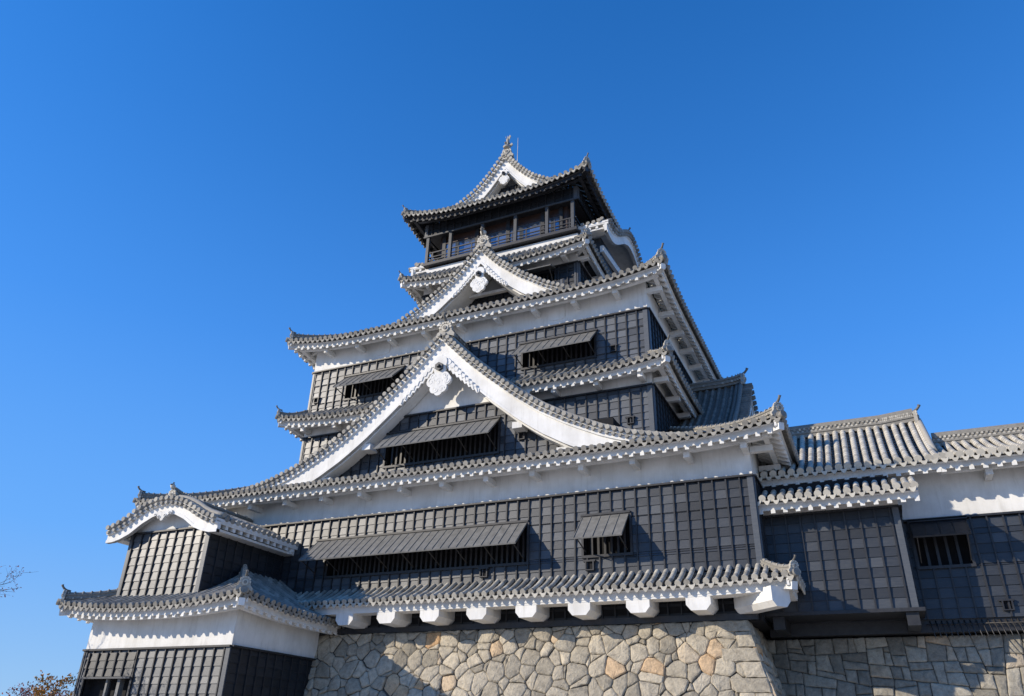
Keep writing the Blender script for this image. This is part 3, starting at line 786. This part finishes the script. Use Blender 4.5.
window(keep, FX(GY), -19.45, -13.77, 11.22, 12.5, (12.72, 1.0, 1.08, .0, .05), label='barred awning window inside the great gable')
loophole(keep, FX(GY), -12.65, 11.75, .26)
slab('gable_core', keep, XC-7.6, XC+7.6, 28.3, 29.1, 10.6, 12.2, 'void')
pendant(rf, F, 15.15, 1.0, v=-.02, zf=lambda w: interp(G1, w)-1.13)
for sg in (-1, 1):       # bracket ends under the bargeboards
    for w in (3.55, 5.55):
        bb = MB(); zz = interp(G1, w)-1.62; bb.box(F, min(sg*w, sg*(w+.45)), max(sg*w, sg*(w+.45)), -.95, -.30, zz-.14, zz+.14); bb.build('gable_bracket', keep, ('white',))
# ---- east gable over the side roof (same form, turned)
G3 = [(w*1.02, z_-.55) for w, z_ in G1[:9]]
gable(keep, (-4.15, 36.6), (1, 0), (0, 1), 3.1, G3, .9, floor_z=10.9, board=.93, oni=.95, ridge_s=1.15, tone=.12)
# ---- undulating gable below the viewing floor, facing east
def karaprof(W_, zl, H_, k=1.0):
    out = []
    for i in range(25):
        w = W_*i/24; t = w/W_
        s = .5*(1+math.cos(math.pi*min(1, t*1.12)))
        out.append((w, zl + H_*s + .10*max(0, t-.85)/.15))
    return out
KP = karaprof(4.55, 25.35, 1.85)
rf, F, zf = gable(keep, (-9.85, 37.0), (1, 0), (0, 1), 1.9, KP, .8, board=.55, board_gap=.25, kara=True, oni=.8, ridge_s=.7, eave_ends=True, ends_over=.7, tone=.35)
gable(keep, (-22.35, 37.0), (-1, 0), (0, -1), 1.9, KP, .8, board=.55, board_gap=.25, kara=True, oni=.8, ridge_s=.7, eave_ends=True, ends_over=.7, tone=.35)
slab('kara_gable_wall', keep, -11.7, -10.6, 33.3, 40.6, 23.4, 25.0, 'dark')
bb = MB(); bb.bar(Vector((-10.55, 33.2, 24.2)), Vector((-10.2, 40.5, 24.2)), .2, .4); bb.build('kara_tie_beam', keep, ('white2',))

# ================================================================== CORNER TURRET
tur = thing('corner_turret', 'small two-roofed corner turret with an undulating white gable standing left of the great tower', 'turret', (-26, 25.6, GROUND))
TL0, TL1, TYF = -29.8, -22.1, 23.2
UL0, UL1, UYF = -29.05, -24.5, 23.42
F = FX(TYF)
clapboard('lower_boards', tur, F, TL0, TL1, .2, 3.08, holes=[(-29.35, -26.8, .5, 2.1)], shift=.1, tone=(.6, .88))
plaster('plaster_wall', tur, F, TL0, TL1, 3.15, 4.72, .3)
clapboard('side_boards', tur, FE(TL1), TYF, 28.2, .2, 3.08, corner=(0, 0), tone=(0, .25))  # near-black tone paints in the shade on this side
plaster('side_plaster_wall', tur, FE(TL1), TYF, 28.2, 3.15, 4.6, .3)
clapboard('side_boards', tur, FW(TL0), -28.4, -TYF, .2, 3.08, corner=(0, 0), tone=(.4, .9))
plaster('side_plaster_wall', tur, FW(TL0), -28.4, -TYF, 3.15, 4.6, .3)
slab('core_wall', tur, TL0+.4, TL1-.4, TYF+.6, 28, GROUND, 4.6, 'void')
slab('turret_footing', tur, TL0-.05, TL1+.05, TYF-.05, 28, GROUND, .19, 'stone2')
# doorway-like window with a raised board shutter
win = window(tur, F, -29.35, -26.8, .5, 2.1, None, bars=1.2, label='wide dark opening under a board shutter')
bb = MB()
for i in range(5):
    a = -29.32+i*.505
    for k in range(3):
        bb.hexa([F(a, .05, 2.12+.29*k), F(a+.50, .05, 2.12+.29*k), F(a+.50, .115, 2.12+.29*k), F(a, .115, 2.12+.29*k), F(a, .05, 2.405+.29*k), F(a+.50, .05, 2.405+.29*k), F(a+.50, .09, 2.405+.29*k), F(a, .09, 2.405+.29*k)], 0, rnd(.1, .4))
    bb.box(F, a-.03, a+.03, .06, .16, 2.10, 2.985, 1)
bb.box(F, -29.4, -26.76, .0, .19, 2.03, 2.098, 2)
bb.build('shutter', win, ('board', 'dark', 'gtim'))
bb = MB(); bb.box(F, -27.55, -27.40, -.2, .02, .5, 2.1); bb.box(F, -28.2, -28.1, -.2, .0, .5, 2.1); bb.build('mullion', win, ('awn',))
# lower roof
hip_roof(tur, None, -30.75, -21.0, 22.15, 33, 4.48, 1.85, -27.25, UL1, 25.65, 29.5, .32, 1.0, sides='FRL', hs=.8, tone=.42)
# upper storey
F = FX(UYF)
clapboard('upper_boards', tur, F, UL0, UL1, 4.8, 7.78, shift=.2, tone=(.6, .88))
clapboard('side_boards', tur, FE(UL1), UYF, 28.1, 5.3, 7.78, corner=(0, 0), tone=(0, .25))  # tone kept low: shade of the turret's flank painted in
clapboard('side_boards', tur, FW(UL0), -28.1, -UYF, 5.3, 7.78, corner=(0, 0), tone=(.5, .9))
slab('core_wall', tur, UL0+.3, UL1-.3, UYF+.4, 28, 5.3, 8.0, 'void')
KT = [(0, 9.02), (.5, 8.98), (1, 8.86), (1.5, 8.64), (2, 8.35), (2.5, 8.12), (2.9, 7.99), (3.12, 7.98)]
KTB = [(0, 8.42), (.6, 8.36), (1.2, 8.1), (1.8, 7.72), (2.3, 7.53), (2.7, 7.44), (3.15, 7.42)]
UXC = (UL0+UL1)/2 - .1
rf, F2, zf = gable(tur, (UXC, 22.83), (0, -1), (1, 0), 5.15, KT, .6, zb=lambda w: interp(KTB, abs(w)), board=.40, board_gap=.22, kara=True, oni=.72, ridge_s=.95, eave_ends=True, ends_over=.78, plume=True, tone=.5)
slab('eave_end', tur, UL1-.05, UXC+3.0, 27.6, 27.9, 7.55, 8.0, 'white')
gm_ = MB(); pts = [(UXC-2.7+5.4*i/20) for i in range(21)]
gm_.plate([(UXC+2.7, 7.86)] + [(x, max(7.88, interp(KT, abs(x-UXC))-.3)) for x in pts[::-1]] + [(UXC-2.7, 7.86)], FX(UYF), -.1, -.0)
gm_.build('gable_plaster_wall', tur, ('white',))
pb = MB(); lobes(pb, F2, 0, 8.33, [(0, 0, .17), (-.22, .08, .13), (.22, .08, .13), (-.42, .12, .10), (.42, .12, .10), (0, -.13, .09)], -.16, -.02)
for sg in (-1, 1): spiral(pb, F2, sg*.17, 8.30, .10, .0, 1.2, sg, .018); spiral(pb, F2, sg*.40, 8.40, .08, .0, 1.2, sg, .015)
pb.build('gable_pendant', rf, ('white',))

# ================================================================== CONNECTING WING (right)
wing = thing('gate_wing', 'long low tiled wing with black boarded bay joined to the right of the great tower', 'castle wing', (3, 33, 4))
F = FX(29.1)
clapboard('bay_boards', wing, F, -3.9, 1.04, 4.42, 7.72, shift=.25, tone=(.1, .5), corner=(0, 1), checker=lambda u: True)
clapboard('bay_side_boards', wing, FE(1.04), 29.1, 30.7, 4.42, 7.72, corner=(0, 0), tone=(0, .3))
slab('bay_core', wing, -3.8, .9, 29.2, 31.3, 4.45, 8.9, 'void')
slab('bay_sill', wing, -3.9, 1.22, 28.98, 30.6, 4.30, 4.415, 'dark')
for x in (-3.35, .82):
    bb = MB(); bb.box(F, x-.19, x+.19, -2.2, -.02, 3.88, 4.295); bb.build('bay_joist', wing, ('dark',))
slab('sill_beam', wing, -3.9, 12.5, 30.75, 31.4, 3.85, 4.29, 'dark')
roof_slope(wing, 'bay_pent_roof', (-3.9, 28.1), (1, 0), (0, 1), 5.62, 1.15, 8.08, .55, 0, 0, 0, .0, .98, tone=.85, rt=.108, purlin=False)
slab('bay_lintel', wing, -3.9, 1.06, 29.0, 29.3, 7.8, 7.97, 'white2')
F = FX(30.7)
whole = [(1.40, 3.02, 6.0, 7.2)]
clapboard('wall_boards', wing, F, -3.4, 12.5, 4.26, 7.58, holes=whole, shift=.3, corner=(0, 0), tone=(.1, .55), checker=lambda u: u > 3.0)
plaster('plaster_wall', wing, F, -3.4, 12.5, 7.65, 9.9, .3)
window(wing, F, 1.40, 3.02, 6.0, 7.2, (7.52, .66, .80, .05, .1), amat='dark', bars=.3, label='small awning window beside the black bay')  # dark awning material stands in for the bay's shade on it
loophole(wing, F, 3.72, 4.62, .28)
slab('core_wall', wing, -3.4, 12.5, 31.1, 36.5, 4.0, 9.8, 'void')
bb = MB(); bb.box(FX(29.9), 1.15, 1.6, -.8, .05, 8.55, 8.85); bb.build('bracket_arm', wing, ('white2',))
roof_slope(wing, 'main_tiled_roof', (-3.9, 29.38), (1, 0), (0, 1), 6.56, 4.62, 9.36, 3.06, 0, 0, 0, 0, 1.30, tone=.92, purlin=True, rt=.115)
roof_slope(wing, 'low_tiled_roof', (2.66, 29.38), (1, 0), (0, 1), 9.9, 3.62, 9.36, 1.66, 0, 0, 0, 0, 1.30, tone=.92, rt=.115, arms=[1.45+1.35*i for i in range(6)], purlin=True)
def slope2(name, x0, x1, y0, z0, y1, z1, tone=.62):
    mb = MB(); n = max(1, round((x1-x0)/SP)); sp = (x1-x0)/n
    for i in range(n+1):
        x = x0+sp*i; tile_row(mb, [Vector((x, y0+(y1-y0)*k/8, z0+(z1-z0)*(k/8)**1.06+.045)) for k in range(9)], disc=False, t=tone)
        if i < n:
            for k in range(14):
                t0, t1 = k/14, (k+1)/14
                a, b_ = y0+(y1-y0)*t0, y0+(y1-y0)*t1; za, zb_ = z0+(z1-z0)*t0**1.06, z0+(z1-z0)*t1**1.06
                mb.quad(Vector((x, a, za+.04)), Vector((x+sp, a, za+.04)), Vector((x+sp, b_, zb_)), Vector((x, b_, zb_)), 0, max(0, rnd(0, .2)))
    mb.quad(Vector((x0, y0, z0)), Vector((x1, y0, z0)), Vector((x1, y1, z1)), Vector((x0, y1, z1)), 0, .3)
    return mb.build(name, wing, ('tile',))
slope2('rear_tiled_roof', -3.9, 2.6, 37.4, 9.98, 34, 12.42)
slope2('low_rear_roof', 2.75, 12.5, 36, 9.4, 33.0, 11.0)
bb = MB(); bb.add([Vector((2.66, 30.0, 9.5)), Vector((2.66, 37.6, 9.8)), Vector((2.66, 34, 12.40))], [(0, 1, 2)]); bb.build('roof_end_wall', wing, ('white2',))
bb = MB(); bb.tube([Vector((2.66, 30.6+ (34-30.6)*k/6, 10.0+2.5*k/6+.07)) for k in range(7)], .11, 8, 0, .7); bb.build('verge_roll', wing, ('tile',))
ridge(wing, [Vector((-6, 34, 12.36)), Vector((-2, 34, 12.36)), Vector((1.2, 34, 12.38)), Vector((2.5, 34, 12.50))], 1.0, lattice=True)
onigawara(wing, (2.55, 34, 12.45), (1, 0), .85)
ridge(wing, [Vector((2.9, 33, 10.97)), Vector((12.5, 33, 10.97))], 1.0, lattice=True)
for i in range(46):       # iron spikes below the sill
    x = 1.35+i*.17
    bb = MB(); bb.tube([Vector((x, 30.72, 4.20)), Vector((x+.05, 30.25, 3.62))], [.024, .012], 5); bb.build('iron_spike', wing, ('iron',))
bb = MB(); bb.tube([Vector((1.2, 30.62, 4.08)), Vector((9.3, 30.62, 4.08))], .018, 5); bb.build('spike_rail', wing, ('iron',))

# ================================================================== STONE WALLS
def stone_face(mb, F, u0, u1, s0, s1, seed, areas=(.10, .42), right_cut=None, aspect=1.35, tilt=.22, gap=(.004, .018), bulge=.045, pebbles=.45, rough=1.0, cells=None):
    """dry-laid masonry: slanted guillotine splits of the (u, s) face; F(u, out, s)"""
    rg = random.Random(seed)
    def clip(P, a, b, c):
        out = []
        for k in range(len(P)):
            p, q = P[k], P[(k+1) % len(P)]
            dp = a*p[0]+b*p[1]-c; dq = a*q[0]+b*q[1]-c
            if dp <= 0: out.append(p)
            if dp*dq < 0:
                t = dp/(dp-dq); out.append((p[0]+(q[0]-p[0])*t, p[1]+(q[1]-p[1])*t))
        return out
    area = lambda P: abs(sum(P[k][0]*P[(k+1) % len(P)][1]-P[(k+1) % len(P)][0]*P[k][1] for k in range(len(P)))/2)
    start = [(u0, s0), (u1, s0), (u1, s1), (u0, s1)]
    if right_cut: start = clip(start, *right_cut)
    stones = []
    if cells:
        cw, ch = cells; seeds = []; grid = {}
        for j in range(-1, int((s1-s0)/ch)+3):
            rowoff = rg.random()
            for i in range(-1, int((u1-u0)/cw)+3):
                sd_ = (u0+(i+rowoff+rg.uniform(-.42, .42))*cw, s0+(j+rg.uniform(-.40, .40))*ch, rg.uniform(-.4, .4)*ch*ch)
                grid.setdefault((i, j), []).append(sd_)
                if rg.random() < .38: grid[(i, j)].append((sd_[0]+cw*rg.uniform(.35, .65), sd_[1]+ch*rg.uniform(-.55, .55), -.42*ch*ch))
        for (i, j), L_ in grid.items():
            for s_ in L_:
                x, y, w = s_; r = 2.2*cw; P = [(x-r, y-r), (x+r, y-r), (x+r, y+r), (x-r, y+r)]
                for c_ in ((-1, 0, -u0), (1, 0, u1), (0, -1, -s0), (0, 1, s1)): P = clip(P, *c_)
                if right_cut: P = clip(P, *right_cut)
                for di in range(-3, 4):
                    for dj in range(-2, 3):
                        for o in grid.get((i+di, j+dj), ()):
                            if o is s_ or len(P) < 3: continue
                            P = clip(P, 2*(o[0]-x), 2*(o[1]-y), o[0]**2+o[1]**2-x*x-y*y+w-o[2])
                if len(P) > 2 and area(P) > .006: stones.append(P)
    stack = [start] if not cells else []
    pass
    while stack:
        P = stack.pop(); A = area(P)
        if len(P) < 3 or A < .003: continue
        target = areas[0]+(areas[1]-areas[0])*rg.random()**1.7
        xs = [p[0] for p in P]; ys = [p[1] for p in P]; w, h_ = max(xs)-min(xs), (max(ys)-min(ys))*aspect
        if A < target and max(w, h_) < 2.3*min(w, h_)+.1: stones.append(P); continue
        if A < .05: stones.append(P); continue
        cx, cy = sum(xs)/len(xs)+rg.uniform(-.2, .2)*w, sum(ys)/len(ys)+rg.uniform(-.2, .2)*h_/aspect
        ang = (0 if w > h_ else math.pi/2) + rg.gauss(0, tilt)
        a, b = math.cos(ang), math.sin(ang); c = a*cx+b*cy
        stack.append(clip(P, a, b, c)); stack.append(clip(P, -a, -b, -c))
    def stone(P, size, g, dome, tone, lift):
        cx = sum(p[0] for p in P)/len(P); cy = sum(p[1] for p in P)/len(P); Q = []
        for k in range(len(P)):
            p, q = P[k], P[(k+1) % len(P)]; l = math.hypot(q[0]-p[0], q[1]-p[1])
            if l < .015: continue
            n = max(1, int(l/.09))
            for t in range(n):
                f = t/n; am = .011*rough if t else .004
                Q.append((p[0]+(q[0]-p[0])*f+rg.uniform(-am, am), p[1]+(q[1]-p[1])*f+rg.uniform(-am, am)))
        if len(Q) < 3: return
        tx, ty = rg.uniform(-.16, .16)*rough, rg.uniform(-.13, .13)*rough
        # two facet planes give a split, angular face
        fa = rg.uniform(0, 6.28); fk = rg.uniform(0, .22)*rough; fx, fy = math.cos(fa), math.sin(fa)
        def dep(px, py, base_):
            return base_ + lift + tx*(px-cx) + ty*(py-cy) - fk*max(0, fx*(px-cx)+fy*(py-cy)) + rg.uniform(-.008, .008)*rough
        rings = []
        for ins, b_, edge in ((g, -.14, 1), (g, -.02, 0), (g+.018+size*.05, dome*.55, 0), (g+.03+size*.2, dome*.95, 0)):
            ring = []
            for qx, qy in Q:
                dx, dy = cx-qx, cy-qy; l = math.hypot(dx, dy) or 1; k = min(ins/l, .85)
                px, py = qx+dx*k, qy+dy*k
                ring.append(F(px, -.14 if edge else dep(px, py, b_), py))
            rings.append(ring)
        V = [v for r_ in rings for v in r_]; n = len(Q); V.append(F(cx, dep(cx, cy, dome), cy))
        fs = [(r_*n+k, r_*n+(k+1) % n, (r_+1)*n+(k+1) % n, (r_+1)*n+k) for r_ in range(3) for k in range(n)] + [(3*n+k, 3*n+(k+1) % n, 4*n) for k in range(n)]
        mb.add(V, fs, 0, tone, False)
    for P in stones:
        A = area(P); size = math.sqrt(A); n = len(P)
        # knock the corners off
        Q = []
        for k in range(n):
            p0, p, p1 = P[k-1], P[k], P[(k+1) % n]
            la = math.hypot(p0[0]-p[0], p0[1]-p[1]); lb_ = math.hypot(p1[0]-p[0], p1[1]-p[1])
            if la < .05 or lb_ < .05: Q.append(p); continue
            ca = min(.35*la, rg.uniform(.0, .06)*rough+.003); cb_ = min(.35*lb_, rg.uniform(.0, .06)*rough+.003)
            A1 = (p[0]+(p0[0]-p[0])*ca/la, p[1]+(p0[1]-p[1])*ca/la); B1 = (p[0]+(p1[0]-p[0])*cb_/lb_, p[1]+(p1[1]-p[1])*cb_/lb_)
            Q += [A1, B1]
            if ca*cb_ > .004 and rg.random() < pebbles:
                stone([A1, ((A1[0]+p[0])/2, (A1[1]+p[1])/2), p, ((B1[0]+p[0])/2, (B1[1]+p[1])/2), B1], .06, .003, .01, rg.random()*.8, -.03)
        tone = rg.random()*.84 if rg.random() < .92 else rg.uniform(.88, 1)
        stone(Q, size, rg.uniform(*gap), bulge*rg.uniform(.6, 1.5), tone, rg.uniform(-.03, .03)*rough)
def quo(mb, F, P, rg):
    """one dressed corner stone"""
    cx = sum(p[0] for p in P)/4; cy = sum(p[1] for p in P)/4; Q = []
    for k in range(4):
        p, q = P[k], P[(k+1) % 4]; l = math.hypot(q[0]-p[0], q[1]-p[1]); n = max(2, int(l/.13))
        for t in range(n): f = t/n; Q.append((p[0]+(q[0]-p[0])*f+rg.uniform(-.012, .012), p[1]+(q[1]-p[1])*f+rg.uniform(-.012, .012)))
    n = len(Q); rings = []
    for k_, d in ((0, -.18), (0, -.01), (.08, .03), (.35, .045)):
        rings.append([F(x+(cx-x)*k_, d+(rg.uniform(-.01, .01) if d > -.1 else 0), y+(cy-y)*k_) for x, y in Q])
    V = [v for r in rings for v in r]+[F(cx, .05, cy)]
    mb.add(V, [(r*n+k, r*n+(k+1) % n, (r+1)*n+(k+1) % n, (r+1)*n+k) for r in range(3) for k in range(n)]+[(3*n+k, 3*n+(k+1) % n, 4*n) for k in range(n)], 0, rg.uniform(.15, .6))
batter = .285
base = thing('stone_base', 'pale rubble stone base carrying the great castle tower', 'stone wall', (-17, 37, GROUND))
ztop = 4.12; s1 = ztop-GROUND
def Fb(u, v, s):        # s measured up from the ground; face leans back
    z_ = GROUND+s; off = (ztop-z_)*batter
    return Vector((u, 28.32-off-v, z_))
mb = MB()
cut = (1.0, batter, -4.28+batter*s1)          # x <= -4.28 + (s1-s)*batter
stone_face(mb, Fb, -32, -1.0, 0, s1, 11, cells=(.66, .42), bulge=.03, gap=(.003, .014), right_cut=(cut[0], cut[1], cut[2]-.55))
rg_ = random.Random(3); s_ = .0; k_ = 0
while s_ < s1-.05:                              # long corner stones laid alternately
    h_ = min(rg_.uniform(.42, .58), s1-s_); 
    if s1-s_-h_ < .2: h_ = s1-s_
    wq = 1.35 if k_ % 2 else .72; wq += rg_.uniform(-.15, .15)
    ua, ub = cut[2]-batter*s_, cut[2]-batter*(s_+h_)
    def FQ(u, v, s): return Fb(u, v+.02, s)
    P = [(ua-wq+.05, s_+.01), (ua-.02, s_+.01), (ub-.02, s_+h_-.01), (ub-wq+.05+rg_.uniform(-.06, .06), s_+h_-.01)]
    quo(mb, FQ, P, rg_)
    s_ += h_; k_ += 1
mb.build('south_face', base, ('stone',))
def Fbe(u, v, s):
    z_ = GROUND+s; off = (ztop-z_)*batter
    return Vector((-4.28+off+v, u, z_))
mb = MB(); stone_face(mb, Fbe, 26.2, 34, 0, s1, 5, areas=(.2, .6), right_cut=(-1, batter, -(28.32-batter*s1)))
mb.build('east_face', base, ('stone',))
def solid(x0, x1, y0, y1, zt, bt, bt_r, inset=.06):
    mb = MB(); h_ = zt-GROUND
    mb.hexa([Vector((x0, y0-bt*h_+inset, GROUND)), Vector((x1+bt_r*h_-inset, y0-bt*h_+inset, GROUND)), Vector((x1+bt_r*h_-inset, y1, GROUND)), Vector((x0, y1, GROUND)),
             Vector((x0, y0+inset, zt-.03)), Vector((x1-inset, y0+inset, zt-.03)), Vector((x1-inset, y1, zt-.03)), Vector((x0, y1, zt-.03))])
    return mb
solid(-32, -4.28, 28.32, 46, ztop, batter, batter).build('earth_core', base, ('joint',))
wl = thing('stone_wall', 'grey squared stone wall under the long right-hand wing', 'stone wall', (4, 33, GROUND))
zt2 = 3.80; b2 = .22
def Fr(u, v, s):
    z_ = GROUND+s; return Vector((u, 31.15-(zt2-z_)*b2-v, z_))
mb = MB(); stone_face(mb, Fr, -4.4, 12.5, 0, zt2-GROUND, 23, areas=(.22, .6), aspect=1.2, tilt=.10, gap=(.004, .012), bulge=.03, pebbles=.2, rough=.6)
mb.build('south_face', wl, ('stone2',))
solid(-4.4, 12.5, 31.15, 37, zt2, b2, 0).build('earth_core', wl, ('joint',))

# ================================================================== TREES
def limb_tree(name, label, loc, h, spread, seed, leaves, leafkey, leafn, rad=.16, depth=5, lean=(0, 0, 0), leafsize=.06, group=None, upf=.35):
    rg = random.Random(seed)
    t = thing(name, label, 'tree', loc, group)
    mb = MB(); tips = []
    def grow(p, d, L_, r, k):
        n = 4; pts = [p]; q = p
        for i in range(n):
            d = (d + Vector((rg.uniform(-1, 1), rg.uniform(-1, 1), rg.uniform(-.6, .8)))*.16).normalized()
            q = q + d*L_/n; pts.append(q)
        mb.tube(pts, [r*(1-.45*i/n) for i in range(n+1)], 6 if k > 2 else 4, 0, .5, False)
        if k <= 2: tips.extend(pts[1:])
        if k == 0: return
        for i in range(rg.choice((2, 3, 3))):
            nd = (d*.75 + Vector((rg.uniform(-1, 1)*spread, rg.uniform(-1, 1)*spread, rg.uniform(-.25, .6)*upf*2))).normalized()
            grow(pts[rg.choice((2, 3, 4))], nd, L_*rg.uniform(.6, .82), r*.55, k-1)
    B = Vector(loc)
    grow(B, (Vector((0, 0, 1))+Vector(lean)).normalized(), h*.34, rad, depth)
    mb.build('trunk', t, ('bark',))
    lb = MB()
    for i in range(leafn):
        p = rg.choice(tips) + Vector((rg.gauss(0, .16), rg.gauss(0, .16), rg.gauss(0, .13)))*leaves
        a = Vector((rg.uniform(-1, 1), rg.uniform(-1, 1), rg.uniform(-1, 1))).normalized(); b = a.orthogonal().normalized(); s_ = leafsize*rg.uniform(.6, 1.4)
        lb.add([p-a*s_, p+b*s_*.5, p+a*s_, p-b*s_*.5], [(0, 1, 2, 3)], 0, rg.random())
    lb.build('crown', t, (leafkey,))
    return t
limb_tree('autumn_tree', 'nearly bare tree with a few red leaves reaching in at the left edge', (-33.35, 18.6, GROUND), 9.8, .95, 4, .5, 'leafred', 1100, .2, 6, leafsize=.04)
limb_tree('background_tree', 'distant bare tree with sparse reddish twigs left of the turret', (-69.5, 50, GROUND), 8.8, .9, 9, 1.3, 'leafred', 1400, .2, 5, leafsize=.09)
limb_tree('background_tree', 'distant yellow-leaved tree close behind the turret corner', (-62.5, 48, GROUND), 8.2, .8, 12, 1.1, 'leafyel', 1300, .2, 5, leafsize=.11)
limb_tree('background_tree', 'distant thin olive tree behind the yellow one', (-72, 60, GROUND), 10.6, .9, 21, 1.6, 'leafol', 900, .25, 5, leafsize=.12)
